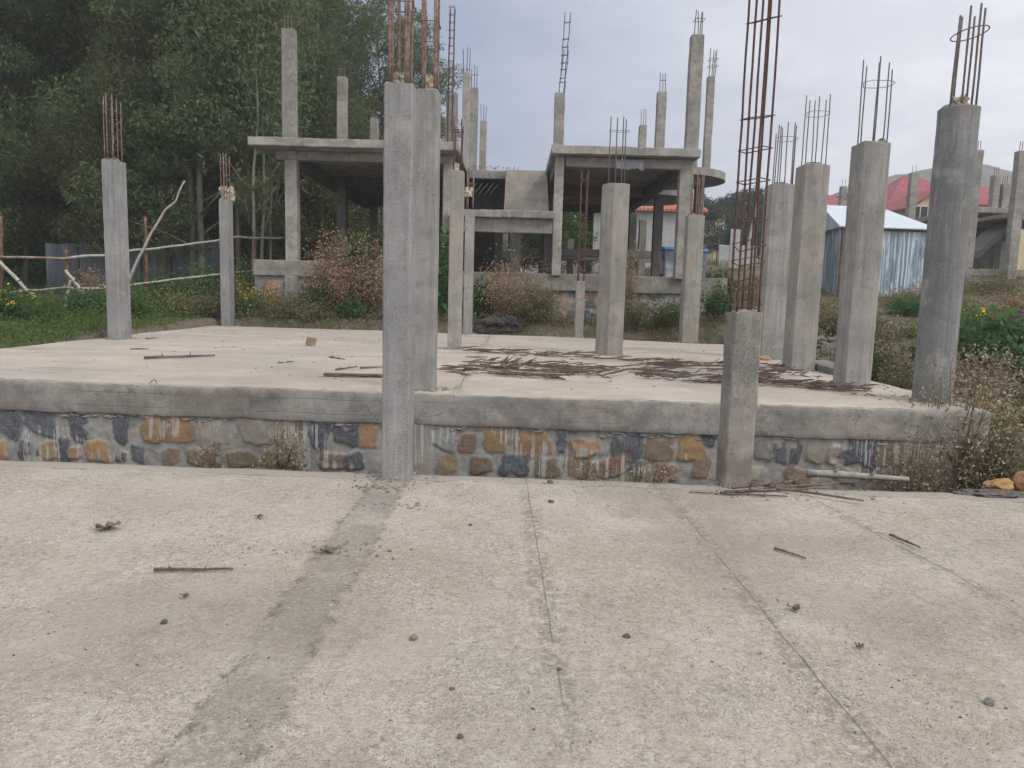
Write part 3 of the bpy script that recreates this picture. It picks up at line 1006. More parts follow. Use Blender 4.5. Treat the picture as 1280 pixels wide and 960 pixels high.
# front slab
b = foot(497, 599, 0, .11)
column(b, rect_fp(.222, .23), zt(499, 110, b.y), 'tall square column at the near floor edge beside the grey mortar strip', 'col_cool',
       [(-.075, -.07), (-.06, -.06), (.045, -.075), (.06, -.06), (-.03, .07), (.07, .07)], [4.4, 4.3, 4.5, 4.35, 4.2, 4.45], .0125, 'rust', [3.62, 4.0], tie_r=.006)
b = foot(916, 609, 0, .13)
column(b, rect_fp(.225, .27, .015), zt(923, 390, b.y), 'short chipped column stump with very tall rusty reinforcement cage', 'col_worn',
       [(-.085, -.10), (0.0, -.105), (.085, -.10), (-.085, .10), (0.01, .10), (.085, .10)], [4.6, 4.5, 4.7, 4.4, 4.55, 4.6], .0085, 'rust_dark',
       [1.47, 1.62, 1.80, 1.93, 2.12, 2.42, 2.66, 2.90, 3.62, 4.1], 'poly', tilt=.035, amp=.013, topamp=.045, tie_r=.0045, bar_lean=(.01, .0))

# platform
b = foot(531, 488, .5, .10)
column(b, rect_fp(.215, .24), zt(536, 116, b.y), 'tall square column standing on the platform edge with torn paper in its bars', 'col',
       [(-.05, -.07), (-.035, -.06), (.06, -.07), (.075, -.06), (.08, .07), (-.04, .06)], [4.4, 4.5, 4.3, 4.4, 4.5, 4.4], .012, 'rust', [3.86, 4.05], tie_r=.006)
b = foot(761, 444, .5, .12)
column(b, ridge_fp(.43, .36), zt(772, 231, b.y), 'wide ridged column in the middle of the platform with four bare bars', 'col_warm',
       [(-.135, -.06), (-.03, -.10), (.07, -.1), (.13, -.02)], [4.42, 4.40, 4.42, 4.40], .0095, 'steel', [4.19], rz=.0)
b = foot(568, 437, .5, .12)
column(b, rect_fp(.225, .25), zt(571, 215, b.y), 'slender column directly behind the platform edge column with a pale loop', 'col_warm',
       [(-.06, -.07), (.06, -.07), (-.05, .07), (.06, .07)], [4.42, 4.38, 4.3, 4.3], .011, 'rust_dark', [4.2], tie_r=.008)
b = foot(584.5, 418, .5, .1)
column(b, rect_fp(.21, .24), zt(586, 263, b.y), 'slender column at the platform back below the stair landing', 'col',
       [(-.07, -.08), (.07, -.08), (-.06, .08), (.06, .08)], [4.32, 4.28, 4.2, 4.3], .013, 'rust', [4.0], tie_r=.008)
b = foot(723, 422, .5, .1)
column(b, rect_fp(.205, .22), zt(725, 352, b.y), 'low column stump at the platform back with a tall ladder of ties', 'col_warm',
       [(-.075, -.07), (.075, -.07), (-.05, .07), (.075, .07)], [4.35, 4.37, 4.3, 4.3], .013, 'rust_dark', [2.05, 2.3, 2.55, 2.8, 3.05, 3.35, 4.15], tie_r=.010)
b = foot(861, 428, .5, .16)
column(b, dshape_fp(.40, .36), zt(868, 270, b.y), 'broad column at the platform back beside the blue lidded bins', 'col_warm',
       [(-.12, -.12), (-.03, -.13), (.08, -.12), (.13, .0), (-.1, .12), (.06, .12)], [4.22, 4.26, 4.2, 4.25, 4.2, 4.2], .011, 'rust', [4.02], 'd', lump=True)
b = foot(963, 449, .5, .18)
column(b, dshape_fp(.46, .42), zt(971, 232, b.y), 'half rounded column behind the stump with the tall cage', 'col',
       [(-.17, -.12), (-.13, -.14), (-.02, -.16), (.09, -.14), (.12, -.12), (.17, 0), (.0, .15), (-.12, .14)], [4.38, 4.36, 4.42, 4.43, 4.38, 4.40, 4.4, 4.3], .009, 'steel', [4.17], 'd', lump=True)
b = foot(1000, 463, .5, .18)
column(b, dshape_fp(.41, .40), zt(1018, 208, b.y), 'half rounded column beside the low sill block with an oval tie', 'col_warm',
       [(-.165, -.08), (-.15, .12), (-.06, -.16), (.0, .15), (.13, -.05), (.12, .1)], [4.30, 4.42, 4.34, 4.36, 4.40, 4.36], .0075, 'steel', [4.14], 'd', lump=True)
b = foot(1067, 483, .5, .17)
column(b, dshape_fp(.375, .36), zt(1090, 181, b.y), 'half rounded column next to the big round one, near the tin shack', 'col',
       [(-.165, -.04), (-.13, .13), (-.06, -.15), (.05, -.13), (.05, .14), (.155, 0)], [4.22, 4.34, 4.30, 4.24, 4.32, 4.20], .0075, 'steel', [4.03], 'd', lump=True)
b = foot(1164, 504, .5, .18)
column(b, round_fp(.188), zt(1200, 137, b.y), 'thick round column at the platform corner with a round tie ring', 'col_blue',
       [(-.125, -.07), (-.045, -.12), (.05, -.12), (.125, -.06), (.0, .125), (.11, .08)], [4.30, 4.38, 4.40, 4.38, 4.36, 4.35], .0105, 'steel', [4.15], 'ring', lump=True, tilt=.03, tie_r=.006)
b = foot(150, 424, .5, .18)
column(b, rect_fp(.23, .40), zt(142, 202, b.y), 'two toned column on the platform side nearest the pole fence', 'col_cool',
       [(-.08, -.14), (-.02, -.15), (.08, -.14), (-.08, .12), (.08, .12), (.08, 0)], [4.65, 4.68, 4.70, 4.6, 4.62, 4.6], .009, 'rust', [4.42], lump=True)
b = foot(285, 408, .5, .18)
column(b, rect_fp(.21, .36), zt(283, 251, b.y), 'column at the far platform corner with cream paper round its bars', 'col_cool',
       [(-.07, -.1), (0, -.1), (.07, -.1), (-.07, .1), (.07, .1)], [4.62, 4.66, 4.63, 4.6, 4.6], .011, 'rust', [4.42])


# torn cement paper caught in the bars
def crumple(c, w, h, d, seed, label, turns=.9, loc_cat='paper'):
    vs = []
    n, m = 18, 10
    for i in range(n + 1):
        a = -math.pi * turns / 2 + math.pi * turns * i / n - math.pi / 2
        for j in range(m + 1):
            t = j / m
            rr = 1 + nz(i * .45, j * .5, seed) * .8
            zz = t * h * (1 + nz(i * .9, 3, seed) * .45) + nz(i * .8, j * .8, seed + 4) * h * .07
            vs.append((c.x + math.cos(a) * w / 2 * rr, c.y + math.sin(a) * d / 2 * rr, c.z + zz))
    fs = [(i * (m + 1) + j, (i + 1) * (m + 1) + j, (i + 1) * (m + 1) + j + 1, i * (m + 1) + j + 1) for i in range(n) for j in range(m)]
    b = MB(); b.add(vs, fs)
    o = b.build('torn_paper', M['paper'])
    sm = o.modifiers.new('t', 'SOLIDIFY'); sm.thickness = .004
    return tag(o, label, 'paper', 'torn cement paper in the bars')


crumple(at(499, 109, 6.02), .085, .095, .08, 1.2, 'flat cream paper packed in the bars above the near square column')
crumple(at(536, 115, 7.66), .085, .13, .08, 5.7, 'crumpled cream paper curling out of the platform edge column bars', 1.2)
crumple(at(284.5, 251, 18.9), .26, .33, .26, 9.1, 'crumpled pale paper bundle on the far corner column', 1.3)
crumple(at(586, 246, 17.92), .17, .20, .17, 3.3, 'small pale paper scrap in the slender back column bars', 1.3)
crumple(at(1199, 135, 7.72), .12, .10, .12, 7.7, 'torn brown paper scrap on the round corner column top', 1.0)
crumple(at(571, 214, 13.08), .07, .12, .07, 4.4, 'thin pale paper loop between the slender column bars', 1.5)

# ------------------------------------------------------------------ the unfinished house behind
HOUSE = empty('unfinished_house', (-1, 21, 1.0), 'two storey unfinished concrete house frame with an open stair between two wings', 'house')
HL = HOUSE.location.copy()


def hpart(mb, name, mat, smooth=False, parent=None):
    o = mb.build(name, M[mat], smooth=smooth)
    if parent is None:
        o.parent = HOUSE; o.matrix_parent_inverse = Matrix.Translation(-HL)
    else:
        o.parent = parent
    return o


M['fill'] = simple_material('earth_fill', (.10, .085, .07), (.16, .14, .115), 4, .97, .8, .02)


def box_part(name, mat, x0, x1, y0, y1, z0, z1, step=.35, amp=.012, r=.02, freq=3.0):
    b = MB(); b.rbox(x0, x1, y0, y1, z0, z1, step, amp, r, freq=freq)
    return hpart(b, name, mat)


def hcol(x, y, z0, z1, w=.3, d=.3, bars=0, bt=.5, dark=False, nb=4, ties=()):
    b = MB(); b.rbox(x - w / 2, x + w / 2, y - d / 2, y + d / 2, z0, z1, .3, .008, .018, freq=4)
    o = hpart(b, 'column', 'house_shaded' if dark else 'house')
    if bars:
        pos = [(-.09, -.09), (.09, -.09), (0, -.09), (.09, .09), (-.09, .09)][:nb]
        for i, (dx, dy) in enumerate(pos):
            t = MB(); t.tube(bar_path(x + dx, y + dy, z1 - .03, z1 + bt * random.uniform(.9, 1.1), (random.uniform(-.03, .03), 0), i + x, .012), .013, 5)
            hpart(t, 'rebar', 'steel', True, o)
        for z in ties:
            t = MB(); t.tube(tie_path([(x + p[0], y + p[1]) for p in pos], z1 + z, .015, 'poly', .01), .008, 4, closed=True)
            hpart(t, 'tie', 'steel', True, o)
    return o


SZ0, SZ1 = 5.12, 5.33
# left wing
box_part('floor_slab', 'house', -7.0, -1.55, 20.0, 32.0, SZ0, SZ1, .14, .010, .02, 9.0)
box_part('beam', 'house', -6.5, -1.7, 20.66, 20.94, 4.88, SZ0 - .003)
box_part('beam', 'house_shaded', -6.30, -6.02, 20.95, 31.6, 4.82, SZ0 - .003)
box_part('beam', 'house_shaded', -1.98, -1.70, 20.95, 31.6, 4.82, SZ0 - .003)
for yy in (25.3, 31.0): box_part('beam', 'house_shaded', -6.0, -2.0, yy - .14, yy + .14, 4.84, SZ0 - .003)
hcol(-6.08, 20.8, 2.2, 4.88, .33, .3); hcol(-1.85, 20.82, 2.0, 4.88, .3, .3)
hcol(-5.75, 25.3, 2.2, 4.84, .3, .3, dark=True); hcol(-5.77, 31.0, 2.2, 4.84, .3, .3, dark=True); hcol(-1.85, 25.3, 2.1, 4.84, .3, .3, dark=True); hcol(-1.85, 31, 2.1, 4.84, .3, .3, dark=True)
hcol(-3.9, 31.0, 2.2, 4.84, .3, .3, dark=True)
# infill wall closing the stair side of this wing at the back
box_part('infill_wall', 'house_shaded', -4.0, -1.9, 30.7, 30.9, 2.0, 4.84)
# columns above the left slab
hcol(-6.12, 20.75, SZ1 - .02, 8.22, .34, .3, 4, .33, nb=3, ties=(.28,))
hcol(-5.75, 25.3, SZ1 - .02, 8.27, .3, .3, 4, .28, nb=3, ties=(.22,))
hcol(-5.77, 31.0, SZ1 - .02, 8.26, .3, .3, 4, .27, nb=3)
hcol(-2.22, 26.0, SZ1 - .02, 8.04, .3, .3)
hcol(-1.66, 24.2, SZ1 - .02, 8.19, .22, .3, 4, .7, nb=3); hcol(-1.52, 26.0, SZ1 - .02, 8.23, .26, .3, 4, .65, nb=3, ties=(.4,)); hcol(-1.42, 31.0, SZ1 - .02, 8.25, .26, .3, 4, .6, nb=3)
# the tall dark cage over the left slab
cg = hcol(-2.1, 21.3, SZ1 - .01, 5.45, .24, .24)
tp = at(569, 11, 21.3); bs = at(563, 120, 21.3)
cage_x = bs.x
for (dx, dy) in ((-.06, -.06), (.06, -.06), (-.06, .06), (.06, .06)):
    t = MB(); t.tube(bar_path(cage_x + dx, 21.3 + dy, 5.35, tp.z, (.02, 0), dx * 40, .015), .014, 5)
    hpart(t, 'rebar', 'rust_dark', True, cg)
for k in range(12):
    t = MB(); z = 6.9 + k * .2
    t.tube(tie_path([(cage_x + a, 21.3 + c) for a in (-.06, .06) for c in (-.06, .06)], z, .012, 'poly', .01), .007, 4, closed=True)
    hpart(t, 'tie', 'rust_dark', True, cg)
hcol(cage_x, 21.42, SZ1 - .02, zt(563, 118, 21.3), .26, .1)

# right wing
box_part('floor_slab', 'house', .86, 4.72, 20.0, 32.0, SZ0, SZ1, .14, .010, .02, 9.0)
box_part('beam', 'house', 1.25, 4.3, 20.36, 20.64, 4.86, SZ0 - .003)
box_part('beam', 'house_shaded', .98, 1.24, 20.66, 31.6, 4.82, SZ0 - .003)
box_part('beam', 'house_shaded', 4.28, 4.56, 20.66, 31.6, 4.80, SZ0 - .003)
for yy in (26.0, 31.2): box_part('beam', 'house_shaded', 1.26, 4.26, yy - .14, yy + .14, 4.84, SZ0 - .003)
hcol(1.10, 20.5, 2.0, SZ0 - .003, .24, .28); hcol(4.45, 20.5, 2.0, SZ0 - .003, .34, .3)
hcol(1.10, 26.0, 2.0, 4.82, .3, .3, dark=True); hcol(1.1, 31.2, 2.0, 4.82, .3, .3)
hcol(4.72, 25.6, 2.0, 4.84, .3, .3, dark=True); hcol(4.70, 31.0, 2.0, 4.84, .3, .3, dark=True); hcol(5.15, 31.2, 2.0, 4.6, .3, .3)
hcol(4.56, 20.5, SZ1 - .02, 8.26, .33, .3, 4, .58, nb=4, ties=(.38,))
hcol(4.72, 26.0, SZ1 - .02, 8.27, .3, .3, 4, .55, nb=3, ties=(.35,))
hcol(4.93, 31.0, SZ1 - .02, 8.27, .28, .3, 4, .6, nb=3)
kc = hcol(1.05, 20.55, SZ1 - .02, zt(692, 117, 20.55), .27, .28)
for i, (dx, dy) in enumerate(((-.05, 0), (.08, 0), (-.05, .1), (.08, .1))):
    t = MB(); t.tube(bar_path(1.08 + dx, 20.55 + dy, zt(692, 119, 20.55) - .03, zt(698, 14, 20.5) - (.0 if i < 2 else .9), (.10, 0), i * 5.1, .04), .012, 5)
    hpart(t, 'rebar', 'steel', True, kc)
for k, v in enumerate((102, 97, 86, 78, 68, 58, 48, 27)):
    t = MB(); zz = zt(696, v, 20.55); xo = .10 * max(0, (117 - v) / 103)
    t.tube(tie_path([(1.03 + xo, 20.53), (1.16 + xo, 20.53), (1.03 + xo, 20.65), (1.16 + xo, 20.65)], zz, .02, 'poly', .02), .008, 4, closed=True)
    hpart(t, 'tie', 'steel', True, kc)

# stair bay: landing, ramp up to the slab, flight below, back slab edge
box_part('stair_landing', 'house', -1.83, .98, 20.25, 21.5, 3.48, 3.68, .1, .012, .025, 9.0)
box_part('beam', 'house', -1.69, .97, 20.40, 20.66, 3.10, 3.477)


def flight(x0, x1, ya, za, yb, zb, th, steps, name, mat):
    b = MB()
    vs, fs = [], []
    n = steps * 2
    prof = []
    for k in range(steps):
        y0_, y1_ = ya + (yb - ya) * k / steps, ya + (yb - ya) * (k + 1) / steps
        z1_ = za + (zb - za) * (k + 1) / steps; z0_ = za + (zb - za) * k / steps
        prof += [(y0_, z0_ + .88 * (z1_ - z0_)), (y1_, z1_)]
    low = [(ya, za - th), (yb, zb - th)]
    for x in (x0, x1):
        for (y, z) in prof: vs.append((x + nz(y * 5, z * 5, x) * .015, y, z + nz(y * 9, x) * .008))
        for (y, z) in low: vs.append((x, y, z))
    m = len(prof) + 2
    for k in range(len(prof) - 1): fs.append((k, m + k, m + k + 1, k + 1))
    fs.append((m - 2, m - 1, 2 * m - 1, 2 * m - 2))
    fs.append((0, m - 2, 2 * m - 2, m)); fs.append((len(prof) - 1, m + len(prof) - 1, 2 * m - 1, m - 1))
    for s_ in (0, m):
        pl = [s_ + k for k in range(len(prof))] + [s_ + m - 1, s_ + m - 2]
        fs.append(tuple(pl if s_ else pl[::-1]))
    b.add(vs, fs)
    return hpart(b, name, mat)


flight(-.36, .90, 21.45, 3.68, 24.1, 5.30, .16, 11, 'stair_flight', 'ramp')
flight(-1.62, -.62, 24.0, 2.10, 21.35, 3.62, .15, 11, 'stair_flight', 'house_shaded')
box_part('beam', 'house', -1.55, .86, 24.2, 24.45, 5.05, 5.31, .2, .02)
box_part('floor_slab', 'house_shaded', -1.55, .86, 24.46, 31.9, 5.12, 5.30)
box_part('infill_wall', 'house_shaded', -1.5, -.45, 26.4, 26.55, 2.2, 5.1)
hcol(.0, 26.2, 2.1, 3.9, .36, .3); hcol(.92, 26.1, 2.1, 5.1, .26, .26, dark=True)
box_part('beam', 'house', -.15, 5.1, 27.0, 27.3, 2.86, 3.12)          # tie beam across the open back
# loose bar ends on the landing edge and the slab edge
for i in range(16):
    t = MB(); x = -1.5 + i * .1 + random.uniform(-.04, .04); z = 5.31
    t.tube([(x, 24.3, z - .02), (x + random.uniform(-.05, .05), 24.25, z + random.uniform(.05, .16)), (x + random.uniform(-.15, .15), 24.2, z + random.uniform(.02, .16))], .008, 4)
    hpart(t, 'rebar', 'rust_dark', True)
for i, u in enumerate((627, 632, 640)):
    p = at(u, 262, 20.28); t = MB()
    t.tube([(p.x, p.y, 3.62), (p.x + .03, p.y - .03, 3.56), (p.x + random.uniform(-.06, .06), p.y - .05, 3.46)], .009, 4)
    hpart(t, 'rebar', 'rust_dark', True)
for i in range(5):
    p = at(596 + i * 7, 229, 24.15); q = at(588 + i * 7 - 4, 229 + random.uniform(12, 20), 23.6); t = MB()
    t.tube([tuple(p), tuple(q)], .009, 4)
    hpart(t, 'rebar', 'steel', True)

# ground floor slabs and rubble foundation
box_part('ground_floor', 'fill', -7.02, -1.55, 20.72, 32.0, 1.95, 2.22)
box_part('ground_floor', 'fill', -1.54, 5.6, 20.72, 32.0, 1.80, 2.02)
box_part('ring_beam', 'beam', -7.06, -1.56, 20.46, 20.72, 1.80, 2.23, .2, .012)
box_part('ring_beam', 'beam', -1.55, 5.72, 20.46, 20.72, 1.60, 2.05, .2, .012)
for (a, b_, zt_) in ((-7.05, -1.56, 1.80), (-1.55, 5.72, 1.60)):
    Ls = b_ - a
    so = masonry('stone_wall', (a, 20.56), (b_, 20.56), .2, zt_, random_stones(Ls, .2, zt_, 'DDGGORDDB', .30, (.24, .46)), None, .025, .25)
    so.parent = HOUSE; so.matrix_parent_inverse = Matrix.Translation(-HL)
box_part('pilaster', 'house', 5.0, 5.3, 20.40, 20.55, .3, 1.6)
box_part('pilaster', 'house', -6.2, -5.85, 20.38, 20.55, .3, 1.8)
so = masonry('stone_wall', (5.72, 20.6), (5.72, 32), .2, 2.0, random_stones(11, .2, 2.0, 'DDGGORDGG', .30, (.24, .46)), None, .06, .25)
so.parent = HOUSE; so.matrix_parent_inverse = Matrix.Translation(-HL)


def disc(cx, cy, r, z0, z1, a0, a1, name):
    b = MB(); n = 28; vs = []
    for z in (z0, z1):
        for k in range(n + 1):
            a = R(a0 + (a1 - a0) * k / n); vs.append((cx + r * math.cos(a), cy + r * math.sin(a), z))
        vs.append((cx, cy, z))
    m = n + 2
    fs = [(k, k + 1, m + k + 1, m + k) for k in range(n)] + [(m - 1, k + 1, k) for k in range(n)] + [(2 * m - 1, m + k, m + k + 1) for k in range(n)]
    fs += [(m - 1, 0, m, 2 * m - 1), (n, m - 1, 2 * m - 1, m + n)]
    b.add(vs, fs); return hpart(b, name, 'house')


disc(4.73, 24.3, 1.75, 5.10, 5.32, -88, 88, 'balcony')
disc(4.75, 28.6, 1.75, 5.06, 5.34, -88, 88, 'balcony')
hcol(5.86, 24.1, 5.30, 8.26, .22, .22, 4, .8, nb=4, ties=(.5, .3)); hcol(5.95, 26.3, 5.33, 8.31, .24, .24, 4, .9, nb=3, ties=(.6,))
b = MB(); b.prism(round_fp(.17, 16), 2.0, 5.1, .3, .005, .01); b.v = [(x + 5.95, y + 25.2, z) for (x, y, z) in b.v]
hpart(b, 'column', 'house')

# wet plastic sheet hung over the right beam
b = MB(); vs = []
pa, pb = at(770, 197, 20.30), at(806, 198, 20.30)
for i in range(13):
    x = pa.x + (pb.x - pa.x) * i / 12
    for j in range(7):
        vs.append((x, 20.33 - .02 * j / 6 + nz(i * .6, j * .5) * .02, 5.08 - j / 6 * (.26 + nz(i * .5, 9) * .10) + nz(i * .4, 2) * .02))
b.add(vs, [(i * 7 + j, i * 7 + j + 1, (i + 1) * 7 + j + 1, (i + 1) * 7 + j) for i in range(12) for j in range(6)])
o = b.build('plastic_sheet', M['sheet'], smooth=True)
sm = o.modifiers.new('t', 'SOLIDIFY'); sm.thickness = .004
tag(o, 'bluish grey plastic sheet hanging over the house beam', 'plastic sheet')

# ------------------------------------------------------------------ bins
def bin_(p, label, w=.5, h=.92):
    e = empty('wheelie_bin', p, label, 'bin', 'blue lidded bins at the house')
    b = MB(); b.rbox(-w / 2, w / 2, -.27, .27, .06, h - .06, .2, .0, .03)
    b.v = [(x * (.82 + .18 * z / h), y * (.82 + .18 * z / h), z) for (x, y, z) in b.v]
    b.build('body', M['bin_body'], e)
    b = MB(); b.rbox(-w / 2 - .03, w / 2 + .03, -.31, .31, h - .06, h, .1, .0, .02)
    b.v = [(x, y, z + .05 * (1 - (y / .31) ** 2) * (z > h - .02)) for (x, y, z) in b.v]
    b.build('lid', M['bin_blue'], e)
    b = MB(); b.tube([(-w / 2, .33, h - .06), (-w / 2, .37, h - .03), (w / 2, .37, h - .03), (w / 2, .33, h - .06)], .018, 6); b.build('handle', M['bin_blue'], e)
    for sx in (-1, 1):
        b = MB(); b.tube([(sx * (w / 2 - .04), .24, .09), (sx * (w / 2 + .01), .24, .09)], .09, 12); b.build('wheel', M['post_dark'], e)
    return e


p = at(838, 340, 22.6); bin_(Vector((p.x, p.y, 2.02)), 'blue lidded bin framed between the two dark house columns')
p = at(886, 340, 22.9); bin_(Vector((5.55, 23.3, 2.02)), 'blue lidded bin partly hidden behind the round balcony column')

# ------------------------------------------------------------------ back terrace wall, grey house, other houses
def terrace():
    e = empty('retaining_wall', (2, 33.2, 2.2), 'low concrete tie beam on stub columns behind the house', 'wall')
    Lc = e.location
    def prt(name, mat, *a):
        b = MB(); b.rbox(*a, .4, .012, .02, freq=3); o = b.build(name, M[mat]); o.parent = e; o.matrix_parent_inverse = Matrix.Translation(-Lc)
    prt('beam', 'house', -.9, 7.2, 33.0, 33.3, 3.0, 3.34)
    for x in (-.5, 2.4, 5.2): prt('column', 'house', x - .14, x + .14, 33.31, 33.55, 1.9, 3.9 if x > 2 else 4.3)


terrace()


def house(name, label, x0, x1, y0, y1, z0, ze, zr, wall, roof, over=.4, gable_front=False, windows=(), door=None):
    """walled house; windows: (x, z, w, h) on the front"""
    e = empty(name, ((x0 + x1) / 2, (y0 + y1) / 2, z0), label, 'house')
    Lc = e.location
    cx, cy = Lc.x, Lc.y
    def fin(b, nm, mat, par=None):
        o = b.build(nm, M[mat]); o.parent = par or e
        if par is None: pass
        return o
    b = MB(); b.rbox(x0 - cx, x1 - cx, y0 - cy, y1 - cy, -1.0, ze - z0, 2, 0, .02)
    if gable_front:
        b.add([(x0 - cx, y0 - cy, ze - z0), (x1 - cx, y0 - cy, ze - z0), (0, y0 - cy, zr - z0 - .1), (x0 - cx, y1 - cy, ze - z0), (x1 - cx, y1 - cy, ze - z0), (0, y1 - cy, zr - z0 - .1)], [(0, 1, 2), (3, 5, 4)])
    fin(b, 'wall', wall)
    b = MB(); t = .12
    xa, xb, ya, yb = x0 - over - cx, x1 + over - cx, y0 - over - cy, y1 + over - cy
    h0, h1 = ze - z0, zr - z0
    if gable_front:
        for s_ in (-1, 1):
            xe = xa if s_ < 0 else xb
            v = [(xe, ya, h0 - .15), (xe, yb, h0 - .15), (0, yb, h1), (0, ya, h1)]
            v += [(p[0], p[1], p[2] + t) for p in v]
            b.add(v, [(0, 1, 2, 3), (7, 6, 5, 4), (0, 3, 7, 4), (1, 0, 4, 5), (2, 1, 5, 6)])
    else:
        k = min((yb - ya) / 2, (xb - xa) / 2 * .9)
        r0, r1 = (xa + k, 0), (xb - k, 0)
        v = [(xa, ya, h0), (xb, ya, h0), (xb, yb, h0), (xa, yb, h0), (r0[0], (ya + yb) / 2, h1), (r1[0], (ya + yb) / 2, h1), (xa, ya, h0 - t), (xb, ya, h0 - t), (xb, yb, h0 - t), (xa, yb, h0 - t)]
        b.add(v, [(0, 1, 5, 4), (1, 2, 5), (2, 3, 4, 5), (3, 0, 4), (6, 7, 1, 0), (7, 8, 2, 1), (8, 9, 3, 2), (9, 6, 0, 3), (9, 8, 7, 6)])
    fin(b, 'roof', roof)
    for (x, z, w, h) in windows:
        b = MB(); yy = y0 - cy
        for (a0, a1, c0, c1) in ((-w / 2, w / 2, h - .08, h), (-w / 2, w / 2, 0, .08), (-w / 2, -w / 2 + .08, .081, h - .081), (w / 2 - .08, w / 2, .081, h - .081), (-.03, .03, .081, h - .081)):
            b.rbox(x - cx + a0, x - cx + a1, yy - .06, yy + .03, z - z0 + c0, z - z0 + c1, 1, 0, .005)
        f = fin(b, 'window', 'white')
        b = MB(); b.rbox(x - cx - w / 2 + .05, x - cx + w / 2 - .05, yy - .03, yy - .004, z - z0 + .05, z - z0 + h - .05, 1, 0, .002); fin(b, 'pane', 'dark', f)
    return e


# grey house right behind the frame
a, c = at(741, 300, 41), at(873, 300, 41)
house('grey_house', 'light grey plastered house with orange roof seen through the concrete frame', a.x, c.x, 41, 50, 2.6, zt(830, 262, 41), 9.6, 'plaster', 'orange_roof', .35, windows=((at(770, 275, 41).x + .5, 5.6, 1.2, 1.0), (at(862, 285, 41).x, 4.6, .7, 1.1)))
# cream gabled house with wine red roof
a, c = at(1141, 268, 60), at(1196, 268, 60)
house('gabled_house', 'cream gabled house front with wine red roof above the tin shack', a.x, c.x, 60, 65.2, 5.6, zt(1160, 259, 60), zt(1168, 236, 60), 'cream', 'red_roof', .45, True, windows=((at(1149, 275, 60).x, zt(1149, 275, 60), 1.3, 1.1), (at(1159, 275, 60).x + .6, zt(1149, 275, 60), .7, 1.1)))
a, c = at(1110, 268, 66), at(1236, 268, 66)
house('red_roof_house', 'broad wine red hipped roof house behind the cream gable', a.x, c.x, 66, 77, 5.6, zt(1120, 258, 66), zt(1165, 219, 71), 'cream', 'red_roof', .5, windows=((at(1122, 275, 66).x, zt(1122, 279, 66), 1.4, 1.1),))
a, c = at(1030, 262, 80), at(1068, 262, 80)
house('small_red_house', 'small distant house with red roof at the shack ridge', a.x, c.x, 80, 88, 5.6, zt(1050, 259, 80), zt(1050, 243, 84), 'cream', 'red_roof', .6)
a, c = at(1222, 262, 58), at(1310, 262, 58)
house('long_red_house', 'wine red roofed house behind the roofless frame with the stair', a.x, c.x, 60, 70, 5.4, zt(1250, 257, 60), zt(1265, 228, 65), 'cream', 'red_roof', .7)
a, c = at(894, 290, 70), at(908, 290, 70)
house('yellow_house', 'narrow yellow house with red roof among the distant trees', a.x, c.x, 70, 75, 4.0, zt(900, 275, 70), zt(900, 262, 72), 'cream', 'red_roof', .25, True, windows=((at(901, 285, 70).x, zt(901, 292, 70), .5, .9),))

# ------------------------------------------------------------------ tin shack
def shack():
    e = empty('tin_shack', (10.6, 23, 1.6), 'corrugated tin shack with streaky galvanised walls and pale roof', 'shed')
    Lc = e.location
    fl, fr = at(1046, 372, 22), at(1157, 372, 22)
    zb, ze = 1.4, zt(1100, 284, 22)
    bx = .45
    A = Vector((fl.x, 22, 0)); B = Vector((fr.x, 22, 0)); C_ = Vector((fr.x + .5, 25.2, 0)); D_ = Vector((fl.x + .35, 25.2, 0))
    def wall(P, Q, amp=.012):
        b = MB(); n = int((Q - P).length / .028); t = (Q - P).normalized(); nr = Vector((t.y, -t.x, 0)); vs = []
        for i in range(n + 1):
            s_ = (Q - P).length * i / n
            off = nr * (math.sin(s_ * 2 * math.pi / .11) * amp)
            for z in (zb, (zb + ze) / 2, ze):
                q = P + t * s_ + off + nr * nz(s_ * 1.5, z, 3) * .03; vs.append((q.x, q.y, z))
        b.add(vs, [(i * 3 + j, (i + 1) * 3 + j, (i + 1) * 3 + j + 1, i * 3 + j + 1) for i in range(n) for j in range(2)])
        o = b.build('wall_sheet', M['tin'], smooth=True); o.parent = e; o.matrix_parent_inverse = Matrix.Translation(-Lc)
        return o
    wall(A, B); wall(B, C_); wall(D_, A); wall(C_, D_)
    b = MB(); zr = zt(1070, 257, 23.6)
    ov = .14
    v = [(A.x - ov, A.y - ov, ze), (B.x + ov, B.y - ov, ze - .02), (C_.x + ov, C_.y + ov, ze), (D_.x - ov, D_.y + ov, ze), (A.x - .05, 23.6, zr), (B.x - .75, 23.6, zr - .04)]
    v += [(p[0], p[1], p[2] - .03) for p in v[:4]]
    b.add(v, [(0, 1, 5, 4), (1, 2, 5), (2, 3, 4, 5), (3, 0, 4), (6, 7, 1, 0), (7, 8, 2, 1), (8, 9, 3, 2), (9, 6, 0, 3), (9, 8, 7, 6)])
    o = b.build('roof', M['tin_roof']); o.parent = e; o.matrix_parent_inverse = Matrix.Translation(-Lc)
    b = MB()
    for (P, z1) in ((A, ze), (B, ze)): b.tube([(P.x, P.y - .05, zb), (P.x + .02, P.y - .05, z1 - .02)], .04, 6)
    b.tube([(A.x, A.y - .06, ze - .06), (B.x, B.y - .06, ze - .07)], .035, 6)
    o = b.build('pole_frame', M['pole_red']); o.parent = e; o.matrix_parent_inverse = Matrix.Translation(-Lc)


shack()

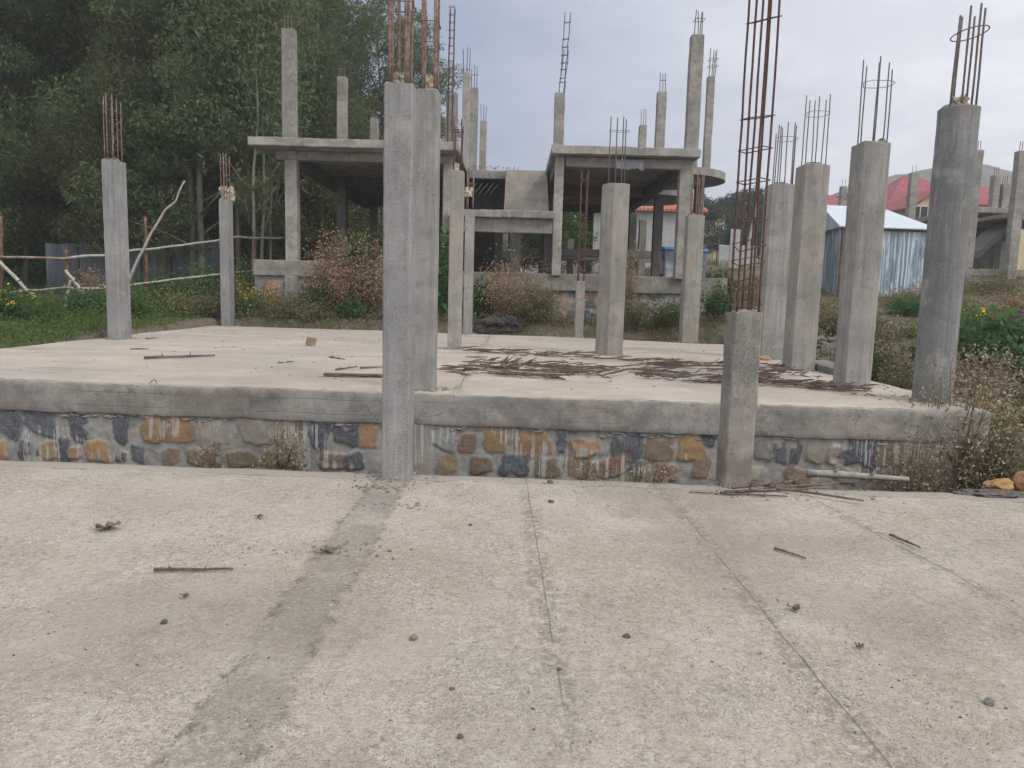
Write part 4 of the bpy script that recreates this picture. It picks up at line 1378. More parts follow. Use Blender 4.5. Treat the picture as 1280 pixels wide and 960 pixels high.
# ------------------------------------------------------------------ roofless frame at the far side
def right_frame():
    e = empty('roofless_frame', (18, 29, 2.5), 'grey unfinished house frame with a diagonal stair flight', 'house')
    Lc = e.location
    def fin(b, nm, mat):
        o = b.build(nm, M[mat]); o.parent = e; o.matrix_parent_inverse = Matrix.Translation(-Lc); return o
    def bx(nm, mat, *a):
        b = MB(); b.rbox(*a, .5, .012, .02, freq=3); return fin(b, nm, mat)
    y = 28.5
    xl = at(1207, 340, y).x; xm = at(1261, 345, y).x
    fz = zt(1230, 336, y); fb = zt(1230, 345, y)
    sz1, sz0 = zt(1240, 259, 31), zt(1240, 266, 31)
    def cl(x, yy, z0, z1, w=.32):
        bx('column', 'house', x - w / 2, x + w / 2, yy - .16, yy + .16, z0, z1)
        for dx in (-.09, .0, .09):
            b = MB(); b.tube(bar_path(x + dx, yy, z1 - .02, z1 + .35, (0, 0), dx), .013, 4); fin(b, 'rebar', 'steel')
    cl(xl, y, 2.0, zt(1223, 188, y)); cl(xm, y, 1.9, zt(1274, 189, y), .36)
    bx('floor_slab', 'house', at(1219, 262, 31).x, xm + 6, 31.0, 38, sz0, sz1)
    bx('beam', 'house', xm + .2, xm + 6, y - .12, y + .18, zt(1270, 275, y), zt(1270, 266, y))
    bx('floor_slab', 'house', xm - .1, xm + 6, y + .2, 30.99, zt(1270, 271, y), zt(1270, 266, y))
    bx('ring_beam', 'house', xl - .5, xm + 6, y + .17, y + .5, fb, fz)
    bx('ground_floor', 'house', xl - .4, xm + 6, y + .51, 38, fb, fz - .05)
    for (u, v0) in ((1241, 219), (1253, 230), (1278, 226)):
        x = at(u, 259, 33).x; cl(x, 33, sz1 - .05, zt(u, v0, 33), .28)
    for u in (1243, 1262): bx('column', 'house_shaded', at(u, 320, 33).x - .14, at(u, 320, 33).x + .14, 32.8, 33.1, fz - .1, sz0)
    bx('infill_wall', 'house_shaded', xl - .4, xm + 6, 37.3, 37.5, fz - .1, sz0)
    bx('infill_wall', 'plaster', at(1256, 320, 35).x, at(1262, 320, 35).x, 35.4, 35.6, fz - .1, fz + 1.6)
    # diagonal flight, rising away to the side
    b = MB()
    x0, x1 = at(1217, 312, 30).x, at(1262, 273, 30).x; z0, z1 = zt(1217, 314, 30), zt(1262, 272, 30)
    vs = [(x0, 29.6, z0), (x1, 29.6, z1), (x1, 29.6, z1 - .28), (x0, 29.6, z0 - .28)]
    vs += [(a_, 30.8, c_) for (a_, _, c_) in vs]
    b.add(vs, [(0, 3, 2, 1), (4, 5, 6, 7), (0, 1, 5, 4), (3, 7, 6, 2), (1, 2, 6, 5), (0, 4, 7, 3)])
    fin(b, 'stair_flight', 'house_shaded')


right_frame()

# lone columns of other unfinished houses, seen over the shack roof
for (u, v0, v1, y, w, lab) in ((1136, 216, 290, 45, .42, 'distant square column standing before the wine red roof'), (1050, 233, 290, 48, .36, 'distant short column rising beyond the tin shack ridge')):
    p = at(u, v1, y); p.z = G(p.x, y)
    e = empty('concrete_column', p, lab, 'column', 'far columns behind the shack')
    b = MB(); b.rbox(-w / 2, w / 2, -.2, .2, -.2, zt(u, v0, y) - p.z, .5, .01, .02); b.build('shaft', M['house'], e)
    for dx in (-.1, .1):
        t = MB(); t.tube(bar_path(dx, 0, zt(u, v0, y) - p.z - .02, zt(u, v0, y) - p.z + .45, (0, 0), dx), .015, 4); t.build('rebar', M['steel'], e)

# pale board and pole between the columns
p = at(917, 325, 30); p.z = G(p.x, 30)
b = MB(); b.rbox(-.2, .2, -.03, .03, 0, 1.55, .4, .006, .01)
o = b.build('leaning_board', M['plaster'], loc=p); o.rotation_euler = (R(-8), R(3), 0)
tag(o, 'pale grey board leaning upright beyond the tall rusty cage', 'board')
p = at(931, 325, 29.5); p.z = G(p.x, 29.5)
b = MB(); b.tube([(0, 0, -.1), (.15, .05, 1.2), (.36, .1, 2.5)], [.07, .06, .05], 8)
o = b.build('wooden_pole', M['pole_pale'], loc=p); tag(o, 'tilted pale wooden pole beside the grey board', 'pole')
p = at(922, 330, 34)
b = MB(); b.rbox(at(898, 330, 34).x, at(945, 330, 34).x, 34, 34.2, G(p.x, 34) - .3, G(p.x, 34) + .95, .4, .02, .02)
o = b.build('block_wall', M['plaster']); tag(o, 'low grey block wall beyond the leaning board', 'wall')

# ------------------------------------------------------------------ pole fence
def pole(mb, pts, r0, r1, seed=0, n=7, knob=.12):
    P = [Vector(p) for p in pts]
    out, rad = [], []
    for i in range(len(P) - 1):
        k = 6
        for j in range(k if i < len(P) - 2 else k + 1):
            t = j / k; q = P[i].lerp(P[i + 1], t)
            f = (i + t) / (len(P) - 1)
            q = q + Vector((nz(seed, f * 6), nz(seed + 3, f * 6), nz(seed + 6, f * 6))) * .035
            out.append(q); rad.append((r0 + (r1 - r0) * f) * (1 + nz(seed + 1, f * 22) * knob))
    mb.tube(out, rad, n)


FEN = empty('pole_fence', (-11, 20, .7), 'rustic fence of crooked wooden poles before the trees', 'fence')
FLc = FEN.location.copy()


def fpart(name, pts, r0, r1, mat, seed):
    b = MB(); pole(b, pts, r0, r1, seed); o = b.build(name, M[mat], smooth=True); o.parent = FEN; o.matrix_parent_inverse = Matrix.Translation(-FLc)


fy = lambda u: 19.0 + u * .0085
for (u, v0, v1, mt) in ((0.5, 392, 270, 'pole_red'), (83, 388, 312, 'pole_red'), (182, 380, 272, 'pole_red'), (318, 350, 296, 'pole_red'), (-70, 400, 290, 'pole_red')):
    y = fy(u); a = at(u, v0, y); c = at(u, v1, y)
    fpart('post', [(a.x, y, a.z - .35), ((a.x + c.x) / 2 + .02, y, (a.z + c.z) / 2), (c.x, y, c.z)], .05, .04, mt, u)
ra = [(-80, 323), (0, 321), (45, 322), (83, 323), (135, 318), (182, 312), (230, 306), (275, 300), (296, 296), (318, 298), (355, 297)]
fpart('rail', [at(u, v, fy(u) - .07) for (u, v) in ra[:4]], .032, .03, 'pole', 3.0)
fpart('rail', [at(u, v, fy(u) - .08) for (u, v) in ra[3:8]], .036, .03, 'pole_pale', 5.0)
fpart('rail', [at(u, v, fy(u) - .08) for (u, v) in ra[7:]], .032, .028, 'pole', 7.0)
rb = [(-80, 368), (0, 366), (45, 363), (83, 359), (100, 362), (140, 359), (182, 354), (230, 348), (275, 343), (300, 340), (342, 338)]
fpart('rail', [at(u, v, fy(u) - .07) for (u, v) in rb[:4]], .032, .03, 'pole', 9.0)
fpart('rail', [at(u, v, fy(u) - .08) for (u, v) in rb[3:8]], .034, .03, 'pole_pale', 11.0)
fpart('rail', [at(u, v, fy(u) - .08) for (u, v) in rb[7:]], .03, .026, 'pole_pale', 13.0)
fpart('brace', [at(-2, 326, 18.9), at(38, 366, 18.6), at(79, 408, 18.2)], .045, .04, 'pole_pale', 15)
fpart('brace', [at(82, 338, 19.6), at(100, 361, 19.4), at(118, 381, 19.2)], .04, .035, 'pole_pale', 17)
fpart('brace', [at(88, 350, 19.7), at(84, 368, 19.6), at(82, 386, 19.5)], .035, .035, 'pole_pale', 18)
b = MB(); pole(b, [at(161, 352, 20.2), at(172, 325, 20.2), at(190, 290, 20.25), at(207, 263, 20.3), at(220, 250, 20.3), at(231, 226, 20.3)], .045, .022, 21)
o = b.build('crooked_branch', M['pole_pale'], smooth=True); tag(o, 'long crooked pale branch leaning up against the pole fence', 'branch')
b = MB(); pole(b, [at(228, 386, 19.2), at(255, 384, 19.3), at(280, 380, 19.4)], .03, .02, 31)
o = b.build('fallen_pole', M['pole_pale'], smooth=True); tag(o, 'thin grey pole lying low in the shrubs by the fence', 'pole')

# sheet metal fence beyond, its colour darkened for tree shade
SH = empty('sheet_fence', (-14, 27, 1), 'shade darkened blue grey sheet metal fence among the tree trunks', 'fence')
us = [58, 100, 140, 178, 215, 250, 276]
for i in range(len(us) - 1):
    ya, yb = 27 + i * .25, 27 + (i + 1) * .25
    a, c = at(us[i], 340, ya), at(us[i + 1], 340, yb)
    b = MB(); n = 40; vs = []
    tv = (304, 303, 306, 302, 299, 300, 300)[i]
    for k in range(n + 1):
        x = a.x + (c.x - a.x - .04) * k / n; y = ya + (yb - ya) * k / n + math.sin(k * 1.6) * .012
        zt_ = zt(us[i], tv, ya) + nz(i * 3, k * .05) * .05
        vs += [(x, y, .6), (x, y, zt_)]
    b.add(vs, [(2 * k, 2 * k + 2, 2 * k + 3, 2 * k + 1) for k in range(n)])
    o = b.build('metal_sheet', M['tin_fence'], smooth=True); o.parent = SH; o.matrix_parent_inverse = Matrix.Translation(-SH.location)
    sm = o.modifiers.new('t', 'SOLIDIFY'); sm.thickness = .006

# ------------------------------------------------------------------ leaves: numpy helpers
rng = np.random.default_rng(5)


def leaf_mesh(name, C, L, W, droop=.6, tint=None, spread=1.0):
    """diamond leaves at centres C"""
    n = len(C)
    d = rng.normal(size=(n, 3)) * spread
    d[:, 2] -= droop
    d /= np.linalg.norm(d, axis=1, keepdims=True) + 1e-9
    r = rng.normal(size=(n, 3))
    w = np.cross(d, r); w /= np.linalg.norm(w, axis=1, keepdims=True) + 1e-9
    l = (L * rng.uniform(.6, 1.3, n))[:, None]; ww = (W * rng.uniform(.6, 1.3, n))[:, None]
    nrm = np.cross(d, w)
    V = np.stack([C, C + d * l * .45 + w * ww * .5 + nrm * ww * .15, C + d * l, C + d * l * .45 - w * ww * .5 + nrm * ww * .15], 1).reshape(-1, 3)
    Q = np.arange(4 * n).reshape(n, 4)
    tn = rng.uniform(0, 1, n) if tint is None else tint
    return np_mesh(name, V, Q, np.repeat(tn, 4))


def tree_parts(seed, H, c0, rad, nclump, nleaf, leafL=.20, leafW=.075, lean=.3, clump_r=.75):
    """trunk builder + crown mesh, both at the origin"""
    rs = random.Random(seed)
    r2 = np.random.default_rng(seed)
    tr = MB()
    path, rr = [], []
    k = 12
    for i in range(k + 1):
        f = i / k
        path.append((lean * f * f + .18 * nz(seed, f * 3), .2 * nz(seed + 5, f * 3), H * .97 * f - (.3 if i == 0 else 0)))
        rr.append((H * .0062) * (1 - f) ** .85 + .010)
    tr.tube(path, rr, 8)

    def trunk_at(z):
        f = min(max(z / (H * .97), 0), 1) * k
        i = min(int(f), k - 1); t = f - i
        return Vector(path[i]).lerp(Vector(path[i + 1]), t)
    cl = []
    for i in range(nclump):
        f = (i + rs.random()) / nclump
        z0 = H * (c0 + (1 - c0) * f * .97)
        prof = math.sin(math.pi * min(1, (.16 + .84 * (1 - f)) ** 1.05)) ** .75 if f > .0 else .5
        prof = max(.25, min(1, 1.15 * (1 - f) ** .55 * (0.55 + .6 * min(1, f * 3))))
        a = rs.uniform(0, 2 * math.pi)
        ln = rad * prof * rs.uniform(.45, 1.12)
        s0 = trunk_at(z0)
        e = s0 + Vector((math.cos(a) * ln, math.sin(a) * ln, ln * rs.uniform(.25, .75)))
        m = s0.lerp(e, .5) + Vector((0, 0, ln * .05))
        tr.tube([tuple(s0), tuple(m), tuple(e)], [.018 + ln * .014, .012 + ln * .008, .008], 5)
        for q in range(rs.choice((2, 3, 3))):
            c = s0.lerp(e, rs.uniform(.55, 1.1)) + Vector((rs.gauss(0, .35), rs.gauss(0, .35), rs.gauss(0, .3)))
            cl.append((c, clump_r * rs.uniform(.55, 1.25) * (.55 + .6 * prof), rs.random()))
    cl.append((trunk_at(H * .97), clump_r * .5, .7))
    wgt = np.array([c[1] ** 2 for c in cl]); wgt /= wgt.sum()
    cnt = r2.multinomial(nleaf, wgt)
    P, T = [], []
    for (c, r, tn), n in zip(cl, cnt):
        d = r2.normal(size=(n, 3)); d /= np.linalg.norm(d, axis=1, keepdims=True) + 1e-9
        q = d * (r * r2.uniform(.25, 1.0, n) ** .6)[:, None]
        q[:, 2] *= .85
        P.append(q + np.array(c)); T.append(np.clip(.25 + .5 * tn + r2.normal(0, .17, n), 0, 1))
    P = np.vstack(P); T = np.concatenate(T)
    return tr, P, T


TREES = []
specs = [(1, 17, .10, 2.5, 38, 25000), (2, 19, .16, 2.2, 38, 24000), (3, 16, .07, 2.9, 40, 25000), (4, 20, .20, 2.4, 36, 24000), (5, 15, .06, 2.3, 38, 23500), (6, 18, .10, 2.0, 40, 23000)]
for i, (sd, H, c0, rad, nc, nl) in enumerate(specs):
    tr, P, T = tree_parts(sd, H, c0, rad, nc, nl)
    TREES.append((tr, leaf_mesh('crown', P, .18, .054, .8, T), H))
BROAD = []
for sd, H, c0, rad in ((21, 8, .12, 2.6), (22, 7, .1, 2.2)):
    tr, P, T = tree_parts(sd, H, c0, rad, 30, 9000, clump_r=.7)
    BROAD.append((tr, leaf_mesh('crown', P, .26, .10, .4, T), H))
_trunks = {}


def tree(kind, i, x, y, h, label, group=None, leaf='leaf', bark='bark', name='eucalyptus_tree', rz=None, wide=1.0):
    tr, crown, H = kind[i]
    key = (id(kind), i)
    if key not in _trunks:
        me = bpy.data.meshes.new('trunk'); me.from_pydata(tr.v, [], tr.f); me.update()
        me.polygons.foreach_set('use_smooth', [True] * len(me.polygons)); me.materials.append(None); _trunks[key] = me
        if len(crown.materials) == 0: crown.materials.append(None)
    e = empty(name, (x, y, G(x, y) - .05), label, 'tree', group, random.uniform(0, 6.28) if rz is None else rz)
    s = h / H
    e.scale = (s * wide, s * wide, s)
    for nm, me, mt in (('trunk', _trunks[key], bark), ('crown', crown, leaf)):
        o = bpy.data.objects.new(nm, me); COL.objects.link(o); o.parent = e
        o.material_slots[0].link = 'OBJECT'; o.material_slots[0].material = M[mt]
    return e


LT = 'dark green eucalyptus in the dense stand beyond the pole fence'
GT = 'eucalyptus stand beyond the fence'
rt = random.Random(77)
rowspec = [(-150, 345, 30, 29.5, 2.2, 15.5, 18.5), (-160, 400, 31, 34, 2.5, 17, 20.5), (-170, 420, 36, 39.5, 2.5, 19, 23), (-170, 410, 44, 46, 3, 22, 26), (-200, 430, 30, 56, 4, 17, 21), (-210, 440, 34, 68, 5, 14, 19)]
n_ = 0
for (u0, u1, st, d, dj, h0, h1) in rowspec:
    u = u0
    while u < u1:
        uu = u + rt.uniform(-9, 9); dd = d + rt.uniform(-dj, dj)
        p = at(uu, 350, dd)
        tree(TREES, n_ % 6, p.x, dd, rt.uniform(h0, h1), LT, GT, 'leaf', 'bark_pale' if rt.random() < .25 else 'bark', wide=rt.uniform(.95, 1.2))
        n_ += 1; u += st * rt.uniform(.85, 1.15)
# the edge of the stand over the left wing: each crown told apart by its top
for (u, d, vt, i, lf, lab) in ((232, 31, -55, 5, 'leaf_bright', 'slim bright green eucalyptus standing out in the dark stand'),
                               (388, 37, 5, 2, 'leaf', 'eucalyptus whose rounded top meets the sky gap over the house'),
                               (418, 43, 22, 0, 'leaf', 'lower eucalyptus under the notch of sky over the house'),
                               (446, 41, 8, 4, 'leaf', 'eucalyptus just behind the second rooftop column of the house'),
                               (478, 42, -8, 2, 'leaf', 'tall eucalyptus showing behind the near square column bars'),
                               (512, 44, 6, 0, 'leaf', 'eucalyptus showing between the two tall near columns'),
                               (528, 46, 30, 5, 'leaf', 'last eucalyptus at the open sky edge of the stand')):
    p = at(u, 350, d); h = zt(u, vt, d) - G(p.x, d)
    tree(TREES, i, p.x, d, h, lab, None, lf, 'bark', wide=1.18 if lf == 'leaf' else .9)
# bare pale trunks by the house corner
def pale_trunk(u, d, lab, sd):
    p = at(u, 350, d); x, y = p.x, d
    e = empty('eucalyptus_tree', (x, y, G(x, y)), lab, 'tree')
    rs = random.Random(sd); b = MB()
    H = 10.5
    path = [(.25 * nz(sd, k * .3) + .02 * k, .2 * nz(sd + 3, k * .3), H * k / 14 - (.2 if k == 0 else 0)) for k in range(15)]
    b.tube(path, [.062 * (1 - k / 16) + .006 for k in range(15)], 8)
    for k in range(9):
        z = rs.uniform(1.8, 10); i = int(z / H * 14); s0 = Vector(path[i]); a = rs.uniform(0, 6.28); ln = rs.uniform(.5, 1.3)
        b.tube([tuple(s0), tuple(s0 + Vector((math.cos(a) * ln * .5, math.sin(a) * ln * .5, ln * .45))), tuple(s0 + Vector((math.cos(a) * ln, math.sin(a) * ln, ln * 1.2)))], [.016, .011, .005], 5)
    b.build('trunk', M['bark_pale'], e, smooth=True)
    r2 = np.random.default_rng(sd); P = np.array([path[14]]) + r2.normal(size=(3200, 3)) * np.array([.8, .8, 2.0]); P[:, 2] -= 1.4
    link('crown', leaf_mesh('crown', P, .25, .08, .7), M['leaf'], e)


pale_trunk(316, 26.0, 'pale bare trunked tree with side twigs by the house corner', 3)
pale_trunk(327, 27.2, 'second pale slender trunk close behind the house corner tree', 8)
pale_trunk(336, 30, 'thin pale trunk nearest the first house column', 15)
# bushy trees round and behind the house
for (u, d, vt, i, lf, lab, w) in ((408, 34, 236, 0, 'leaf_olive', 'olive yellow bushy tree seen under the house slab', 1.0), (455, 36, 255, 1, 'leaf', 'dark bushy tree under the slab beside the dim inner column', 1.0),
                                  (360, 31, 262, 1, 'leaf', 'dark bushy tree between the pale trunks and first column', 1.1), (700, 39, 225, 0, 'leaf_bright', 'bright green bushy tree seen through the open ground floor', 1.3),
                                  (655, 40, 235, 1, 'leaf', 'dark green bushy tree beyond the stair landing', 1.2), (738, 43, 235, 1, 'leaf_bright', 'bright green bushy tree against the grey house corner', 1.1)):
    p = at(u, 340, d); z = G(p.x, d); h = zt(u, vt, d) - z
    tree(BROAD, i, p.x, d, h, lab, None, lf, 'bark', 'bushy_tree', wide=w)
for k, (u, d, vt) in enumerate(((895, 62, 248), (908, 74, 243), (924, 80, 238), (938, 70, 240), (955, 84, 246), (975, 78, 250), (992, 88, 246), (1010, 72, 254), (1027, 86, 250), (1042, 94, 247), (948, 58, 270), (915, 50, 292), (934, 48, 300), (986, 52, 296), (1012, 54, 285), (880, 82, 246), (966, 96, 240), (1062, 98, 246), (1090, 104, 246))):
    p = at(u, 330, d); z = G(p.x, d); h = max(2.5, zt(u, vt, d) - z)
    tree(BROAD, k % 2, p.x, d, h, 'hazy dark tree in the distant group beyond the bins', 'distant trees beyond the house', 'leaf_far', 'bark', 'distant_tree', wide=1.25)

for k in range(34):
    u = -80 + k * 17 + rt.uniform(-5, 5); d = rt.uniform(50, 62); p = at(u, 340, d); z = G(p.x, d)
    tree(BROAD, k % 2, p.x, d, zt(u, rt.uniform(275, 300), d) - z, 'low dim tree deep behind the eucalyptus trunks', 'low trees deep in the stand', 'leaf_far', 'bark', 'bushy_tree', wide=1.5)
for (u, d, vt, lab) in ((575, 42, 262, 'dim bushy tree seen under the stair landing'), (612, 44, 258, 'dim bushy tree behind the lower stair flight'), (682, 46, 250, 'dim bushy tree past the landing column')):
    p = at(u, 340, d); z = G(p.x, d)
    tree(BROAD, 0, p.x, d, zt(u, vt, d) - z, lab, None, 'leaf', 'bark', 'bushy_tree', wide=1.5)

# ------------------------------------------------------------------ shrubs and weeds
def shrub(x, y, w, h, label, leaf, n=2500, L=.09, W=.045, stems=24, group=None, name='shrub', dense=.6, flowers=None, nfl=0, droop=.0, z=None, spike=0.0, seed=None, deep=None, cat='shrub'):
    sd = int((x * 37 + y * 91) * 10) & 0xffff if seed is None else seed
    rs = random.Random(sd); r2 = np.random.default_rng(sd)
    zz = (G(x, y) - .03) if z is None else z
    e = empty(name, (x, y, zz), label, cat, group)
    b = MB(); tips = []
    dd = deep or w
    for k in range(stems):
        a = rs.uniform(0, 6.28); rad = math.sqrt(rs.random())
        tx, ty = math.cos(a) * w / 2 * rad, math.sin(a) * dd / 2 * rad
        tz = h * (1 - .45 * rad ** 2) * rs.uniform(.62, 1.08)
        p0 = Vector((tx * .25, ty * .25, 0)); p2 = Vector((tx, ty, tz)); p1 = p0.lerp(p2, .5) + Vector((rs.gauss(0, .04), rs.gauss(0, .04), h * .06))
        b.tube([tuple(p0), tuple(p1), tuple(p2)], [.007 + h * .004, .005 + h * .002, .003], 4)
        tips.append((p0, p1, p2, rs.random()))
    b.build('stems', M['stem'], e)
    P, T = [], []
    per = n // stems
    for (p0, p1, p2, tn) in tips:
        t = r2.uniform(.18 if dense > .5 else .35, 1.05, per)[:, None]
        a, m, c = (np.array(q) for q in (p0, p1, p2))
        q = a * (1 - t) ** 2 + 2 * m * t * (1 - t) + c * t ** 2
        sg = (w * .085 * (.4 + t)) * dense / .6
        q = q + r2.normal(size=(per, 3)) * sg * np.array([1, 1, .8])
        q[:, 2] = np.maximum(q[:, 2], .01)
        P.append(q); T.append(np.clip(.15 + .5 * tn + .25 * t[:, 0] + r2.normal(0, .15, per), 0, 1))
    me = leaf_mesh('foliage', np.vstack(P), L, W, droop, np.concatenate(T))
    link('foliage', me, M[leaf], e)
    if flowers:
        f = MB()
        for k in range(nfl):
            (p0, p1, p2, _) = rs.choice(tips); q = p1.lerp(p2, rs.uniform(.5, 1.1)) + Vector((rs.gauss(0, .03), rs.gauss(0, .03), rs.uniform(0, .05)))
            f.blob(q, .03, .03, .022, 1, .3, 2, k)
        f.build('flowers', M[flowers], e)['kind'] = 'stuff'
    return e


def shrub_px(u, d, w, h, label, leaf, **kw):
    p = at(u, 400, d)
    return shrub(p.x, d, w, h, label, leaf, **kw)


# behind the platform
shrub_px(418, 19.6, 1.6, 2.25, 'tall rusty brown dry shrub before the house foundation', 'bush_dry', n=7540, L=.07, W=.035, stems=46, dense=.55)
shrub_px(462, 19.8, 1.1, 2.2, 'dry brown shrub half hidden by the near square column', 'bush_dry', n=4640, L=.07, W=.035, stems=34)
shrub_px(446, 20.1, 1.0, 2.35, 'green leafy shrub between the two brown dry shrubs', 'bush', n=3190, L=.14, W=.06, stems=22)
shrub_px(440, 19.2, .75, .55, 'small fresh green weed at the far platform edge', 'bush_deep', n=1300, L=.10, W=.045)
shrub_px(360, 19.3, 1.3, .62, 'olive weed patch below the first house column', 'bush_olive', n=3480, L=.07, W=.03, stems=34)
shrub_px(338, 19.8, .6, .95, 'rust red dry weed against the orange foundation stones', 'bush_dry', n=2175, L=.07, W=.03)
shrub_px(318, 19.6, .8, .9, 'olive weed with yellow flowers beyond the far corner column', 'bush_olive', n=1500, L=.07, W=.03, flowers='flower', nfl=26)
shrub_px(304, 19.2, .7, .5, 'low green weed at the foot of the far corner column', 'bush_deep', n=1100, L=.09, W=.04, flowers='flower', nfl=12)
shrub_px(395, 19.1, 1.2, .5, 'low olive dry weed along the back of the platform', 'bush_olive', n=1800, L=.06, W=.03, stems=30)
shrub_px(552, 19.4, .9, 2.35, 'tall dark leafy plant with white flowers between the columns', 'bush_deep', n=1500, L=.24, W=.10, stems=14, flowers='petal_white', nfl=7, name='leafy_plant', cat='plant')
shrub_px(598, 19.6, .7, 1.25, 'broad leaved green plant behind the slender back columns', 'bush_deep', n=500, L=.34, W=.11, stems=9, name='leafy_plant', droop=.3, cat='plant')
shrub_px(640, 19.8, 2.1, 1.65, 'wide rust brown dry shrub under the stair landing', 'bush_dry', n=8700, L=.06, W=.03, stems=60)
shrub_px(672, 19.2, 1.0, 1.05, 'grey green shrub in front of the wide brown one', 'bush_olive', n=4640, L=.06, W=.025, stems=44)
shrub_px(780, 19.6, .9, 2.0, 'upright orange brown dry weed against the house foundation', 'bush_dry', n=2900, L=.06, W=.025, stems=24, dense=.7)
shrub_px(772, 19.9, .5, 1.9, 'sparse brown seed head weed taller than the foundation beam', 'bush_dry', n=600, L=.05, W=.025, stems=16)
shrub_px(796, 18.9, .7, .95, 'pale green feathery clump beside the wide ridged column', 'bush_olive', n=2000, L=.09, W=.018, stems=34, droop=-.8)
shrub_px(832, 19.0, 1.0, .8, 'low dark green shrub before the broad back column', 'bush', n=2000, L=.06, W=.03)
shrub_px(893, 19.3, .8, 1.0, 'lively green shrub just past the broad back column', 'bush_deep', n=2200, L=.08, W=.04)
shrub_px(899, 17.6, .9, .8, 'green weed filling the gap beside the tall cage', 'bush', n=1800, L=.09, W=.03, droop=-.4)
shrub_px(893, 24.0, 1.1, .85, 'broad leaved green bush beyond the foundation corner', 'bush_deep', n=1700, L=.14, W=.08)
shrub_px(982, 17.5, .7, 1.0, 'green weed seen between the two half rounded columns', 'bush', n=1500, L=.08, W=.035)
shrub_px(1040, 15.5, 1.0, .75, 'yellowish green weed between the column pair on the slope', 'bush_olive', n=1800, L=.07, W=.03)
shrub_px(985, 26.0, 1.2, .8, 'low green bush on the open ground before the distant trees', 'bush', n=1300, L=.1, W=.05)
shrub_px(690, 22.6, .9, .45, 'sparse brown weed growing on the house floor edge', 'bush_dry', n=900, L=.06, W=.03, z=2.02)
shrub_px(758, 21.6, 1.4, .22, 'litter of dry leaves on the house floor', 'bush_straw', n=700, L=.09, W=.05, z=2.02, stems=20)
shrub_px(400, 19.3, .8, 1.3, 'fresh yellow green bush in front of the tall rusty shrub', 'bush', n=1900, L=.08, W=.04)
shrub_px(388, 19.2, .9, .95, 'grey green weed at the foot of the tall rusty shrub', 'bush_olive', n=1700, L=.06, W=.03)
# slope beside the platform
shrub_px(1248, 11.8, 1.9, 1.0, 'big lush green leafy bush on the slope beyond the round column', 'bush_deep', n=4200, L=.17, W=.085, stems=44, deep=1.4, droop=.3)
shrub_px(1218, 15.5, .9, .7, 'green weed with yellow flowers beside the white slope stone', 'bush', n=1300, L=.09, W=.04, flowers='flower', nfl=22)
shrub_px(1134, 18.5, .9, .5, 'small dark green bush below the tin shack', 'bush_deep', n=1300, L=.08, W=.04)
shrub_px(1110, 12.0, .8, .5, 'dry straw weed with orange tips behind the corner columns', 'bush_straw', n=1200, L=.06, W=.025)
shrub_px(1212, 7.4, 1.35, 1.35, 'big dry flowering weed with pale seed heads at the platform corner', 'bush_straw', n=5600, L=.040, W=.024, stems=130, deep=1.2, dense=.7, z=-.5)
shrub_px(1160, 6.95, .9, 1.0, 'brown dry weed climbing the end of the stone wall', 'bush_straw', n=2300, L=.034, W=.022, stems=60, deep=.5, dense=.75, z=-.72)
shrub_px(1262, 7.2, .8, 1.05, 'green tinged weed beside the dark post', 'bush_olive', n=3200, L=.05, W=.025, stems=50, deep=.6, z=-.6)
shrub_px(1240, 9.7, 1.5, .8, 'straw coloured dry weed below the lush bush', 'bush_straw', n=3000, L=.045, W=.025, stems=50)
shrub_px(1200, 10.5, .7, .6, 'small brown weed beside the round column shaft', 'bush_dry', n=1200, L=.05, W=.025)
shrub_px(1140, 21.5, 1.6, .35, 'rust coloured low dry weed at the shack wall', 'bush_dry', n=1100, L=.08, W=.035, deep=.5)
shrub_px(1235, 23.5, 2.4, .7, 'grey green scrub below the roofless frame', 'bush_olive', n=2200, L=.08, W=.035, stems=40)
shrub_px(1265, 20.5, 1.6, .5, 'dry grey scrub patch on the far slope', 'bush_dry', n=1300, L=.07, W=.03, stems=34)
rs = random.Random(41)
for k in range(26):
    y = rs.uniform(8.5, 20); x = 5.2 + rs.random() * (y * .68 - 4.6) if y * .68 > 5 else 5.2 + rs.random() * .8
    if 8.6 < x < 13 and y > 20: continue
    shrub(x, y, rs.uniform(.5, 1.1), rs.uniform(.25, .6), 'scrubby low weed scattered on the bare slope beside the platform', rs.choice(('bush_olive', 'bush_straw', 'bush_dry', 'bush', 'bush_olive')), n=900, L=.055, W=.028, stems=26, group='scrubby weeds on the slope')
# weeds in the trench between the slabs
shrub_px(258, 7.2, .34, .88, 'spindly straw weed in the trench before the ochre stone', 'bush_straw', n=884, L=.04, W=.023, stems=22, z=-.80, deep=.25)
shrub_px(350, 7.15, .50, 1.0, 'bushy straw weed in the trench near the square column', 'bush_straw', n=2550, L=.04, W=.025, stems=40, z=-.84, deep=.3)
shrub_px(347, 6.95, .28, .45, 'small green sprout at the foot of the bushy straw weed', 'bush', n=200, L=.06, W=.03, z=-.86, stems=8)
shrub_px(748, 7.05, .55, .70, 'olive straw weed in the trench beyond the floor joint', 'bush_straw', n=1700, L=.04, W=.023, stems=36, z=-.84, deep=.25)
shrub_px(820, 7.0, .50, .80, 'brown tangled weed in the trench by the cage stump', 'bush_dry', n=2550, L=.033, W=.021, stems=44, z=-.84, deep=.25)
shrub_px(856, 6.95, .28, .50, 'pale green weed tucked beside the stump in the trench', 'bush_olive', n=420, L=.04, W=.02, stems=14, z=-.86)
shrub_px(985, 6.75, .42, .58, 'dark green weed in the trench behind the stick pile', 'bush', n=1360, L=.044, W=.029, z=-.80, deep=.22)
